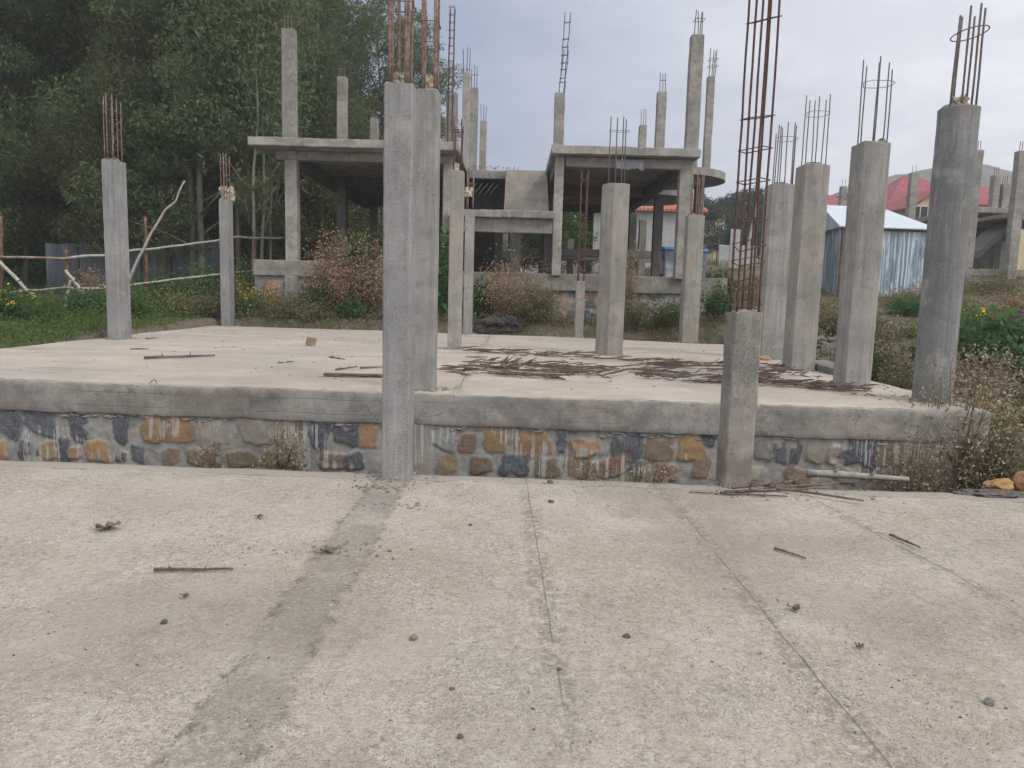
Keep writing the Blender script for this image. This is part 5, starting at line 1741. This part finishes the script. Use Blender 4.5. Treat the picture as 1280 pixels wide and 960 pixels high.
shrub_px(1042, 6.85, .55, .72, 'sparse white tipped weed above the grey log', 'bush_straw', n=1020, L=.035, W=.026, stems=30, z=-.80, deep=.22)
# along the pole fence
shrub_px(18, 16.4, 1.3, .8, 'dark green bush full of yellow flowers by the pole fence', 'bush_deep', n=2600, L=.10, W=.04, flowers='flower', nfl=45)
shrub_px(60, 15.6, 1.0, .5, 'grassy green clump below the slanting fence brace', 'bush', n=1700, L=.16, W=.02, droop=-1.0, stems=30)
shrub_px(112, 18.4, 1.4, .55, 'lush green bush under the second fence post', 'bush_deep', n=3000, L=.09, W=.05)
shrub_px(120, 20.8, 1.2, 1.1, 'brownish dry shrub behind the fence rails', 'bush_dry', n=1800, L=.08, W=.035)
shrub_px(182, 18.8, 1.7, .62, 'mid green shrub between the two fence columns', 'bush', n=3600, L=.09, W=.045, stems=40)
shrub_px(225, 18.7, 1.5, .62, 'olive brown twiggy shrub in front of the fence', 'bush_olive', n=3000, L=.06, W=.03, stems=44)
shrub_px(255, 21.6, 1.4, 1.35, 'tall green shrub touching the upper fence rail', 'bush', n=2600, L=.10, W=.05)
shrub_px(262, 18.9, 1.2, .7, 'light olive shrub next to the far corner column', 'bush_olive', n=2600, L=.07, W=.035, stems=36)
shrub_px(168, 17.3, 1.0, .75, 'small leafy shrub at the foot of the two toned column', 'bush', n=1900, L=.07, W=.035)
shrub_px(210, 22.2, 1.8, .95, 'dense dark shrub behind the crooked branch', 'bush_deep', n=3200, L=.11, W=.05)
shrub_px(305, 21.3, 1.1, 1.6, 'green shrub between the far corner column and foundation', 'bush', n=1900, L=.10, W=.05)
shrub_px(298, 19.9, 1.0, 1.0, 'olive flowering shrub close to the far corner column', 'bush_olive', n=2000, L=.07, W=.03, flowers='flower', nfl=18)
# undergrowth below the trees
rs = random.Random(5)
for k in range(44):
    u = -60 + (k % 27) * 16 + rs.uniform(-6, 6); d = (rs.uniform(29.5, 33) if u < 290 else rs.uniform(33, 36)) + (8 if k > 26 else 0)
    shrub_px(u, d, rs.uniform(2.2, 3.4), rs.uniform(1.4, 3.4), 'dark understorey bush at the foot of the eucalyptus stand', rs.choice(('bush', 'bush_deep', 'bush', 'bush_olive')), n=2200, L=.16, W=.075, stems=22, group='understorey bushes below the trees')

# ------------------------------------------------------------------ grass
def blades(name, pts, L, W, mat, lean=.35, kind='stuff', label=None):
    pts = np.array(pts); n = len(pts)
    a = rng.uniform(0, 6.28, n); l = L * rng.uniform(.5, 1.4, n)
    d = np.stack([np.cos(a), np.sin(a), np.zeros(n)], 1); t = np.stack([-np.sin(a), np.cos(a), np.zeros(n)], 1)
    up = np.array([0, 0, 1.0])
    k = lean * rng.uniform(.2, 1.4, n)
    tip = pts + up * l[:, None] + d * (k * l)[:, None]
    mid = pts + up * (l * .55)[:, None] + d * (k * l * .3)[:, None]
    w = (W * rng.uniform(.6, 1.3, n))[:, None]
    V = np.stack([pts - t * w, pts + t * w, mid + t * w * .7, mid - t * w * .7, tip], 1).reshape(-1, 3)
    i = np.arange(n)[:, None] * 5
    Q = np.vstack([i + np.array([0, 1, 2, 3]), i + np.array([3, 2, 4, 4])])
    Q3 = Q.copy()
    me = bpy.data.meshes.new(name)
    faces = [tuple(q) for q in (i + np.array([0, 1, 2, 3]))] + [tuple(q) for q in (i + np.array([3, 2, 4]))]
    me.from_pydata(V.tolist(), [], faces); me.update()
    at_ = me.attributes.new('tint', 'FLOAT', 'POINT')
    at_.data.foreach_set('value', np.repeat(rng.uniform(0, 1, n), 5).astype(np.float32))
    o = link(name, me, M[mat]); tag(o, label, 'grass', kind=kind)


def scatter(n, box, ok=lambda x, y: True, clump=.9):
    out = []
    while len(out) < n:
        x, y = random.uniform(box[0], box[1]), random.uniform(box[2], box[3])
        if ok(x, y) and nz(x * clump, y * clump, 3) > random.uniform(-.7, .35): out.append((x, y, G(x, y) - .01))
    return out


blades('grass', scatter(26000, (-19, -7.5, 8.5, 24)), .13, .006, 'grass', label='short green grass beside the platform and fence')
blades('grass', scatter(5000, (-7.3, 5.6, 18.7, 20.4)), .15, .007, 'grass', label='rough grass strip between the platform and the house')
blades('dry_grass', scatter(16000, (5.3, 19, 7.0, 27), lambda x, y: x < 5.3 + y * .6), .13, .006, 'grass_dry', label='dry straw grass over the rising slope')
blades('grass', scatter(4000, (5.3, 16, 8, 24)), .14, .007, 'grass', label='thin green grass over the rising slope')
blades('grass', scatter(6000, (-22, 10, 24, 38), lambda x, y: x < -7.6 or y > 32.5), .30, .014, 'grass', label='tall grass under the trees')

def cover(name, n, box, hmax, mat, label, ok=lambda x, y: True, L=.06, W=.03):
    P = []
    while len(P) < n:
        x, y = random.uniform(box[0], box[1]), random.uniform(box[2], box[3])
        if not ok(x, y): continue
        k = nz(x * .9, y * .9, 6) * .5 + .5 + nz(x * 3, y * 3, 2) * .25
        if k < random.uniform(.2, .75): continue
        P.append((x, y, G(x, y) + random.random() ** 1.4 * hmax * k))
    P = np.array(P)
    T = np.clip(.3 + .5 * rng.random(len(P)), 0, 1)
    o = link(name, leaf_mesh(name, P, L, W, -.2, T), M[mat]); tag(o, label, 'ground cover', kind='stuff')


cover('ground_cover', 9000, (-7.4, 5.4, 18.65, 20.3), .36, 'bush_olive', 'low olive weeds between the platform and the house')
cover('ground_cover', 5000, (-7.4, 5.4, 18.65, 20.3), .36, 'bush_dry', 'low rusty dry weeds between the platform and the house')
cover('ground_cover', 7000, (-9.6, -7.5, 9, 20), .5, 'bush', 'green weeds crowding the platform side')
cover('ground_cover', 9000, (-16, -7.6, 9, 24), .34, 'bush', 'low green weeds beside the platform and the pole fence')
cover('ground_cover', 11000, (5.0, 17, 7.5, 26), .30, 'bush_straw', 'low straw weeds over the rising slope')
cover('ground_cover', 9000, (5.0, 17, 8, 24), .30, 'bush_olive', 'low olive weeds over the rising slope')

# ------------------------------------------------------------------ heaps, stones
def heap(c, rx, ry, rz, label, mat='heap', name='soil_heap', seed=1.0, lumps=70):
    b = MB(); r_ = random.Random(seed)
    b.blob((c[0], c[1], c[2] - rz * .2), rx * .95, ry * .95, rz * .8, 3, .2, 1.7, seed)
    for k in range(lumps):
        a = r_.uniform(0, 6.28); q = math.sqrt(r_.random()); s_ = r_.uniform(.03, .13)
        b.blob((c[0] + math.cos(a) * rx * q, c[1] + math.sin(a) * ry * q, c[2] + rz * .75 * (1 - q * q) * r_.uniform(.7, 1.0)), s_, s_, s_ * .7, 1, .35, 2, k * 1.3)
    o = b.build(name, M[mat]); tag(o, label, 'heap', kind='stuff'); return o


p = at(618, 415, 19.0); heap((p.x, 19.0, G(p.x, 19.0) - .02), .85, .3, .34, 'dark soil heap behind the slender back columns')
p = at(500, 405, 19.4); heap((p.x, 19.4, G(p.x, 19.4) - .02), .8, .35, .42, 'dark soil heap hidden partly by the near tall columns', seed=4)
p = at(1240, 370, 19.0); heap((p.x, 19.0, G(p.x, 19) - .08), 1.5, .8, .38, 'blackish soil heap on the slope under the roofless frame', seed=6)
p = at(1030, 420, 14.5); heap((p.x, 14.5, G(p.x, 14.5) - .1), .9, .7, .42, 'grey rubble heap between the half rounded columns', 'rubble', 'rubble_heap', 9, 130)


def rock(c, r, label, mat='rock_g', group=None, seed=0.0, sq=(1, 1, .7), name='stone', cat='stone', sub=3):
    b = MB(); b.blob((0, 0, r * .3), r * sq[0], r * sq[1], r * sq[2], sub, .2, 1.5, seed)
    o = b.build(name, M[mat], loc=c); o.rotation_euler = (0, 0, seed); return tag(o, label, cat, group)


p = on(1250, 612, 0); rock(p, .125, 'long orange stone lying at the far end of the near floor edge', 'rock_o', seed=.4, sq=(1.25, .6, .42))
p = on(1284, 611, 0); rock(p, .13, 'blocky orange stone beside the dark post', 'rock_o', seed=2.4, sq=(.8, .8, .75))
p = on(1246, 619, 0); b = MB(); b.blob((p.x, p.y, .005), .32, .09, .03, 3, .3, 2, 4.4); tag(b.build('mortar_spill', M['clod']), 'dark grey mortar spill under the orange stones', 'mortar')
p = at(1216, 392, 14.5); rock(Vector((p.x, 14.5, G(p.x, 14.5))), .2, 'whitish flat stone on the slope beside yellow flowers', 'white', seed=1.1, sq=(1.3, .8, .5))
p = at(1190, 420, 12.5); rock(Vector((p.x, 12.5, G(p.x, 12.5))), .10, 'small pale stone below the whitish flat one', 'white', seed=3.1, sq=(1.5, .8, .4))
p = at(912, 352, 25); rock(Vector((p.x, 25, G(p.x, 25))), .22, 'white chalky lump on the ground near the leaning pole', 'white', seed=5.1, sq=(1.3, .8, .4))
p = on(951, 450, .5); rock(p, .11, 'flat orange stone at the foot of the half rounded column', 'rock_o', seed=6.2, sq=(1.5, .9, .4))
p = at(1240, 410, 16); 
for k in range(26):
    x = random.uniform(5.2, 9.5); y = random.uniform(9, 21)
    rock(Vector((x, y, G(x, y) - .02)), random.uniform(.07, .2), 'rough grey field stone on the weedy slope', 'rock_g', 'field stones on the slope', k * 1.7, (1.1, .9, .6), sub=2)
b = MB(); rs = random.Random(19)
for k in range(420):
    x = rs.gauss(6.3, .8); y = rs.gauss(13.5, 2.6)
    if x < 4.95 or y < 8.5: continue
    q = rs.choice((.03, .04, .05, .07, .10)); b.blob((x, y, G(x, y) + q * .2), q, q * .8, q * .6, 1, .3, 2, k)
tag(b.build('rubble', M['rubble']), 'broken grey brown rubble strewn on the slope beside the columns', 'rubble', kind='stuff')
# stones on the house floor edge
b = MB()
for k in range(42):
    p = at(random.uniform(715, 760), 345, 21.3); b.blob((p.x, 21.3 + random.uniform(-.3, .3), 2.05), random.uniform(.03, .08), .05, random.uniform(.025, .05), 1, .3, 2, k)
tag(b.build('rubble', M['brick']), 'broken brown rubble on the edge of the house floor', 'rubble', kind='stuff')

# dark post at the frame edge
p = on(1279, 600, -.2)
b = MB(); b.tube([(p.x + .01, 6.35, -.9), (p.x + .02, 6.35, .25)], .03, 8); b.tube([(p.x + .02, 6.35, .25), (p.x + .02, 6.35, .262)], .036, 8)
tag(b.build('dark_post', M['post_dark']), 'short dark metal post beside the orange stones', 'post')

# ------------------------------------------------------------------ twigs, sticks and litter
def strip(b, c, L, r, ang, sd, rise=.0, flat=.55, n=4, seg=6):
    pts, rr = [], []
    ca, sa = math.cos(ang), math.sin(ang)
    for k in range(seg + 1):
        t = k / seg - .5
        bend = nz(sd, t * 3) * L * .10
        pts.append((c[0] + ca * t * L - sa * bend, c[1] + sa * t * L + ca * bend, c[2] + r * .8 + rise * (t + .5) + abs(nz(sd + 4, t * 4)) * r * 1.2))
        rr.append(r * (1 - .55 * abs(2 * t) ** 2.5) * (1 + nz(sd + 2, t * 9) * .3))
    i0 = len(b.v)
    b.tube(pts, rr, n)
    for q in range(i0, len(b.v)):
        x, y, z = b.v[q]; z0 = c[2]
        b.v[q] = (x, y, z0 + (z - z0) * (flat if rise == 0 else 1))


b = MB()
rs = random.Random(8)
cnt = 0
bands = [((-.45, 9.9), (3.9, 8.5), .15, 165), ((-.6, 10.7), (2.6, 9.6), .17, 120), ((.3, 12.1), (4.0, 10.9), .18, 105), ((1.9, 10.9), (4.1, 9.9), .2, 85), ((2.9, 9.3), (3.9, 8.2), .16, 62), ((-.9, 9.3), (.6, 8.9), .2, 40), ((-.7, 12.6), (1.4, 12.2), .2, 40)]
for (a, c, sp, n) in bands:
    for k in range(n):
        t = rs.random(); x = a[0] + (c[0] - a[0]) * t + rs.gauss(0, .12); y = a[1] + (c[1] - a[1]) * t + rs.gauss(0, sp) * (.4 + 1.2 * abs(nz(t * 6, a[0])))
        if not (-.8 < x < 4.2 and 7.6 < y < 15): continue
        if nz(x * 1.8, y * 2.6, 6) < rs.uniform(-.75, .08): continue
        L_ = rs.choice((.06, .1, .14, .2, .3, .42, .6)) * rs.uniform(.7, 1.3)
        strip(b, (x, y, .508 + rs.choice((0, 0, .01, .02, .035))), L_, rs.uniform(.004, .009) + L_ * .016, rs.gauss(-.12, .42), k * 1.7 + x, rs.choice((0, 0, .03, .06, -.02)), .8)
for k in range(26):   # the ragged tuft where pieces stand up
    p = on(640 + rs.gauss(0, 9), 461 + rs.gauss(0, 2), .5)
    strip(b, (p.x, p.y, .52), rs.uniform(.1, .3), .007, rs.uniform(-1.2, 1.2), k * 2.2, rs.uniform(.04, .16))
tag(b.build('twig_litter', M['twig']), 'spread of dark bark strips and twigs over the platform deck', 'twigs', kind='stuff')


def stick(u0, v0, u1, v1, r, z, label, mat='twig', seed=0.0, lift=0.0, group=None, name='stick', n=7):
    a, c = on(u0, v0, z), on(u1, v1, z)
    b = MB(); P = []
    k = 8; rr = []
    for i in range(k + 1):
        t = i / k; q = a.lerp(c, t); L_ = (c - a).length
        P.append((q.x + nz(seed, t * 4) * L_ * .035, q.y + nz(seed + 7, t * 4) * L_ * .035, z + r * .9 + lift * t + abs(nz(seed + 3, t * 5)) * .006)); rr.append(r * (1 - .45 * t) * (1 + nz(seed + 1, t * 12) * .22))
    b.tube(P, rr, n)
    for q in range(2):
        i = 2 + q * 3; d = Vector((nz(seed + q, 1) * 2, nz(seed + q, 5) * 2, .25)).normalized() * (c - a).length * .09
        b.tube([P[i], tuple(Vector(P[i]) + d)], [rr[i] * .5, rr[i] * .25], 5)
    return tag(b.build(name, M[mat], smooth=True), label, 'stick', group)


stick(193, 714, 292, 713, .010, .006, 'thin dark stick on the open near floor', seed=1.1)
stick(968, 687, 1007, 699, .008, .006, 'short dark stick slanting beyond the curved floor joint', seed=2.1)
stick(1112, 670, 1150, 686, .010, .006, 'dark stick lying at the start of the wavy floor crack', seed=3.1)
stick(862, 616, 905, 618, .006, .006, 'thin twig in front of the cage stump', seed=4.1)
stick(905, 616, 1035, 612, .012, .006, 'crooked stick crossing in front of the stump foot', seed=5.1)
stick(935, 606, 1080, 628, .014, .02, 'longest dark stick of the pile by the stump', seed=6.1)
stick(915, 612, 1010, 605, .012, .03, 'curved stick on top of the pile by the stump', seed=7.6, lift=.03)
stick(955, 612, 1065, 604, .011, .012, 'dark stick reaching from the pile towards the grey log', seed=8.1)
stick(900, 618, 985, 622, .010, .006, 'lowest stick of the pile, nearest the camera', seed=9.3)
stick(1008, 596, 1135, 604, .04, -.05, 'thick pale grey log lying along the floor edge', 'log', 10.1, name='log')
stick(180, 449, 268, 446, .022, .505, 'bundle like dark branch on the empty side of the deck', seed=11.1)
stick(163, 437, 186, 437, .012, .505, 'small twig beyond the bundle like branch', seed=12.1)
stick(182, 424, 196, 423, .012, .505, 'little twig near the two toned column foot', seed=13.1)
stick(412, 447, 431, 450, .012, .505, 'short stick between the brick and the dark plank', seed=14.1)
stick(420, 463, 447, 459, .012, .505, 'twig just above the dark plank', seed=15.1)
stick(358, 453, 368, 453, .010, .505, 'tiny stick out in the middle of the bare deck', seed=16.1)
stick(347, 454, 356, 454, .010, .505, 'tiny stick end beside the other tiny one', seed=17.1)
a, c = on(405, 470, .5), on(540, 473, .5)
b = MB(); b.rbox(0, (c - a).length, -.045, .045, 0, .028, .2, .004, .006, Matrix.Translation((a.x, a.y, .508)) @ Matrix.Rotation(math.atan2(c.y - a.y, c.x - a.x), 4, 'Z'))
tag(b.build('plank', M['twig']), 'dark narrow plank lying behind the near square column', 'plank')
stick(450, 461, 478, 460, .014, .505, 'stick disappearing behind the near square column above the plank', seed=18.1)
p = on(388, 432, .5); b = MB(); b.rbox(-.075, .075, -.05, .05, 0, .15, .06, .006, .012)
o = b.build('brick', M['brick'], loc=p); o.rotation_euler = (0, R(12), .5); tag(o, 'brown brick piece standing on the bare deck', 'brick')

# things strewn on the near floor
def leafy(u, v, s, label, seed):
    p = on(u, v, 0); b = MB(); r_ = random.Random(seed)
    for k in range(6):
        a = r_.uniform(0, 6.28); l = s * r_.uniform(.5, 1.2); w = l * .35; ca, sa = math.cos(a), math.sin(a)
        pts = []
        for t in (0, .35, .7, 1):
            hw = w * math.sin(math.pi * min(.98, t * .8 + .12)); z = .006 + l * .5 * t * r_.uniform(.2, 1)
            pts += [(ca * l * t - sa * hw, sa * l * t + ca * hw, z + .01), (ca * l * t + sa * hw, sa * l * t - ca * hw, z)]
        b.add(pts, [(0, 1, 3, 2), (2, 3, 5, 4), (4, 5, 7, 6)])
    o = b.build('dry_leaf', M['dryleaf'], loc=(p.x, p.y, .004)); sm = o.modifiers.new('t', 'SOLIDIFY'); sm.thickness = .002
    return tag(o, label, 'leaf')


leafy(134, 662, .075, 'curled dry leaf clump standing up on the near floor', 3)
leafy(323, 648, .04, 'small dark dry leaf nearest the floor edge lip', 4)
leafy(410, 692, .05, 'scrap of dry leaves on the grey mortar strip', 5)
leafy(993, 763, .035, 'dark dry leaf scrap past the curved floor joint', 6)
leafy(1075, 812, .02, 'tiny dry leaf bit low on the near floor', 8)
leafy(232, 748, .022, 'tiny leaf scrap below the thin dark stick', 9)
for (u, v, r_, mt, lab) in ((783, 797, .017, 'clod', 'dark clod in the middle of the near floor'), (517, 799, .02, 'brick', 'small reddish brick crumb on the near floor'), (1236, 880, .02, 'rock_g', 'grey pebble low at the floor margin'), (205, 779, .016, 'clod', 'dark crumb with a pale fleck below the stick'),
                         (688, 604, .025, 'clod', 'dark clod just inside the floor edge by the straight joint'), (689, 628, .02, 'clod', 'dark crumb beside the straight floor joint'), (575, 922, .011, 'clod', 'little black clod at the bottom of the near floor'), (565, 862, .010, 'clod', 'little dark crumb above the black clod'), (588, 657, .012, 'clod', 'dark grain on the floor below the platform edge column'), (699, 838, .010, 'clod', 'dark grain right on the straight joint')):
    p = on(u, v, 0); rock(p, r_, lab, mt, seed=u * .1, sq=(1.1, .9, .8), name='clod', cat='clod', sub=2)
# fine grit
def grit(seed, n, sizes):
    b = MB(); rs = random.Random(seed)
    for k in range(n):
        y = 1.7 + 4.2 * rs.random() ** 1.25; x = rs.uniform(-1, 1) * (y * .75 + .3)
        near = math.exp(-((x + .95) / .45) ** 2)
        jn = max(math.exp(-((x - .285 + .025 * y) / .10) ** 2), math.exp(-((x - 1.31 + .017 * y) / .12) ** 2))
        if nz(x * 1.1, y * 1.1, seed) * 1.3 + near * .6 + jn * .4 < rs.uniform(-.25, .75): continue
        s = rs.choice(sizes) * rs.uniform(.7, 1.4); a = rs.uniform(0, 6.28)
        q = [(x + math.cos(a + t) * s * rs.uniform(.6, 1.5), y + math.sin(a + t) * s * rs.uniform(.6, 1.2), .0005) for t in (0, 1.6, 3.1, 4.7)]
        tp = (x + rs.uniform(-.3, .3) * s, y + rs.uniform(-.3, .3) * s, s * rs.uniform(.4, 1.0))
        b.add(q + [tp], [(0, 1, 4), (1, 2, 4), (2, 3, 4), (3, 0, 4)])
    return b


b = grit(12, 5600, (.002, .002, .0025, .003, .003, .004, .004, .006))
tag(b.build('grit', M['clod']), 'fine dark grit strewn on the near floor', 'grit', kind='stuff')
b = grit(31, 5200, (.0025, .003, .004, .005, .007))
tag(b.build('pale_grit', M['gravel']), 'pale mortar chips strewn on the near floor', 'grit', kind='stuff')
b = MB()
for k in range(170):
    c = rs.choice(((-1.0, 5.6, .12), (.6, 5.95, .5), (1.95, 5.7, .25), (-.8, 5.1, .12), (3.0, 5.85, .5), (-.95, 4.2, .2)))
    x, y = c[0] + rs.gauss(0, c[2]), c[1] + rs.gauss(0, c[2] * .35)
    if y > edge_y(x) - .03: continue
    b.blob((x, y, .003), rs.uniform(.006, .018), rs.uniform(.006, .018), rs.uniform(.004, .010), 1, .3, 2, k)
tag(b.build('mortar_crumbs', M['lump']), 'crumbs of grey mortar along the near floor edge', 'crumbs', kind='stuff')
b = MB()
for k in range(150):
    x, y = rs.uniform(-6.5, 4.2), rs.uniform(7.9, 17.5)
    b.blob((x, y, .506), rs.uniform(.006, .024), rs.uniform(.005, .012), rs.uniform(.003, .008), 1, .3, 2, k)
tag(b.build('deck_crumbs', M['twig']), 'small dark crumbs scattered over the platform deck', 'crumbs', kind='stuff')

b = MB()
for o in [o for o in S.objects if o.name.startswith('concrete_column') and o.location.y < 20 and o.parent is None]:
    for k in range(46):
        a = rs.uniform(0, 6.28); q = .17 + abs(rs.gauss(0, .13)); x, y = o.location.x + math.cos(a) * q, o.location.y + math.sin(a) * q
        if o.location.z < .2 and y > edge_y(x) - .04: continue
        if o.location.z > .2 and y < 7.69 - .041 * (x + 7.32) + .04: continue
        e = rs.random() ** 2; b.blob((x, y, o.location.z + .003), .006 + .02 * e, .006 + .016 * e, .004 + .009 * e, 1, .35, 2, k)
tag(b.build('mortar_crumbs', M['lump']), 'crumbs of grey mortar round the column feet', 'crumbs', kind='stuff')

# looped wire hanging on the ring beam
p = at(190, 478, 7.5)
b = MB()
pts = []
for k in range(15):
    a = k / 14 * 2 * math.pi
    w = at(191 + 9 * math.sin(a) * (1 - .3 * math.cos(a)) - 6 * (1 + math.cos(a)) * .5 * 0, 492 - 17 * math.cos(a), 7.52)
    pts.append((w.x + (.06 * (1 - math.cos(a)) * -.5), 7.55, w.z))
b.tube(pts, .004, 5)
q = pts[7]; b.tube([q, (q[0] - .05, 7.56, q[2] - .04), (q[0] - .03, 7.57, q[2] - .07)], .004, 5)
tag(b.build('wire_loop', M['post_dark']), 'bent black wire loop hanging on the face of the ring beam', 'wire')

# ------------------------------------------------------------------ light
SUN_EL, SUN_AZ = 48, 128          # azimuth clockwise from +Y (the view direction)
world = bpy.data.worlds.new('World'); S.world = world; world.use_nodes = True
t = world.node_tree; t.nodes.clear()
class WT(NT):
    def __init__(s):
        s.t = t; s.tc = t.nodes.new('ShaderNodeTexCoord'); s.o = s.tc.outputs['Generated']
g = WT()
sky = g.n('ShaderNodeTexSky'); sky.sky_type = 'NISHITA'; sky.sun_disc = False
sky.sun_elevation = R(SUN_EL); sky.sun_rotation = R(SUN_AZ); sky.air_density = 1.0; sky.dust_density = 2.0
X, Y, Z = g.xyz()
STR = .1
k = 1 / STR
# overcast: slate blue bank ahead, brighter torn cloud to the sun's side and overhead
zz = g.mth('MAXIMUM', Z, .03)
cv = g.n('ShaderNodeCombineXYZ')
pz = g.mth('ADD', zz, .22)
g.L(g.mth('DIVIDE', X, pz), cv.inputs[0]); g.L(g.mth('DIVIDE', Y, pz), cv.inputs[1]); cv.inputs[2].default_value = 0
cn = g.noise(1.25, 7, .55, vec=cv.outputs[0], dist=.3)
cn2 = g.noise(2.6, 6, .6, vec=cv.outputs[0], off=(3, 5, 1), dist=.2)
az = g.mth('ADD', X, g.mth('MULTIPLY', Z, .55))
side = g.rng(g.mth('ADD', az, g.mth('MULTIPLY', g.mth('SUBTRACT', cn, .5), .34)), .02, .62)
bank = g.mix(g.rng(cn2, .35, .65), (.285 * k, .335 * k, .455 * k), (.34 * k, .39 * k, .515 * k))
brt = g.mix(g.rng(cn2, .35, .70), (.72 * k, .725 * k, .79 * k), (.88 * k, .88 * k, .92 * k))
cl = g.mix(side, bank, brt)
up = g.rng(Z, .30, .75)
cl = g.mix(g.mth('MULTIPLY', up, .75), cl, g.mix(cn, (.80 * k, .82 * k, .88 * k), (1.15 * k, 1.14 * k, 1.14 * k)))
back = g.rng(Y, .15, -.5)
cl = g.mix(g.mth('MULTIPLY', back, .8), cl, (1.12 * k, 1.11 * k, 1.12 * k))
col = g.mix(.88, sky.outputs[0], cl)
bg = g.n('ShaderNodeBackground'); g.L(col, bg.inputs[0]); bg.inputs[1].default_value = STR
wo = g.n('ShaderNodeOutputWorld'); g.L(bg.outputs[0], wo.inputs[0])

sd = bpy.data.lights.new('sun', 'SUN'); sd.energy = 1.3; sd.angle = R(16); sd.color = (1.0, .95, .88)
so = bpy.data.objects.new('sun', sd); COL.objects.link(so)
dv = Vector((math.sin(R(SUN_AZ)) * math.cos(R(SUN_EL)), math.cos(R(SUN_AZ)) * math.cos(R(SUN_EL)), math.sin(R(SUN_EL))))
so.rotation_euler = dv.to_track_quat('Z', 'Y').to_euler()
so.location = dv * 60

# ------------------------------------------------------------------ air
hz = NT('haze_air')
vol = hz.n('ShaderNodeVolumePrincipled')
vol.inputs['Color'].default_value = (.86, .90, .96, 1); vol.inputs['Density'].default_value = .0013; vol.inputs['Anisotropy'].default_value = .2
hz.L(vol.outputs[0], hz.n('ShaderNodeOutputMaterial').inputs['Volume'])
b = MB()
b.add([(x, y, z) for z in (-8, 74) for (x, y) in ((-640, -240), (640, -240), (640, 680), (-640, 680))], [(0, 3, 2, 1), (4, 5, 6, 7), (0, 1, 5, 4), (1, 2, 6, 5), (2, 3, 7, 6), (3, 0, 4, 7)])
tag(b.build('haze', hz.m), kind='stuff')
S.cycles.volume_bounces = 1

# ------------------------------------------------------------------ camera
cam = bpy.data.cameras.new('camera'); cam.sensor_width = 36; cam.lens = F / 1280 * 36
cam.clip_start = .05; cam.clip_end = 5000
co = bpy.data.objects.new('camera', cam); COL.objects.link(co)
co.matrix_world = Matrix.Translation(EYE) @ Matrix.Rotation(math.pi / 2 - PITCH, 4, 'X') @ Matrix.Rotation(ROLL, 4, 'Z')
S.camera = co
S.view_settings.view_transform = 'Standard'; S.view_settings.look = 'None'
S.view_settings.exposure = 0.27; S.view_settings.gamma = 1.0
S.view_settings.use_curve_mapping = False
S.cycles.use_denoising = True
S.cycles.denoising_input_passes = 'RGB_ALBEDO_NORMAL'
S.cycles.denoising_prefilter = 'ACCURATE'
S.cycles.max_bounces = 8; S.cycles.transparent_max_bounces = 8
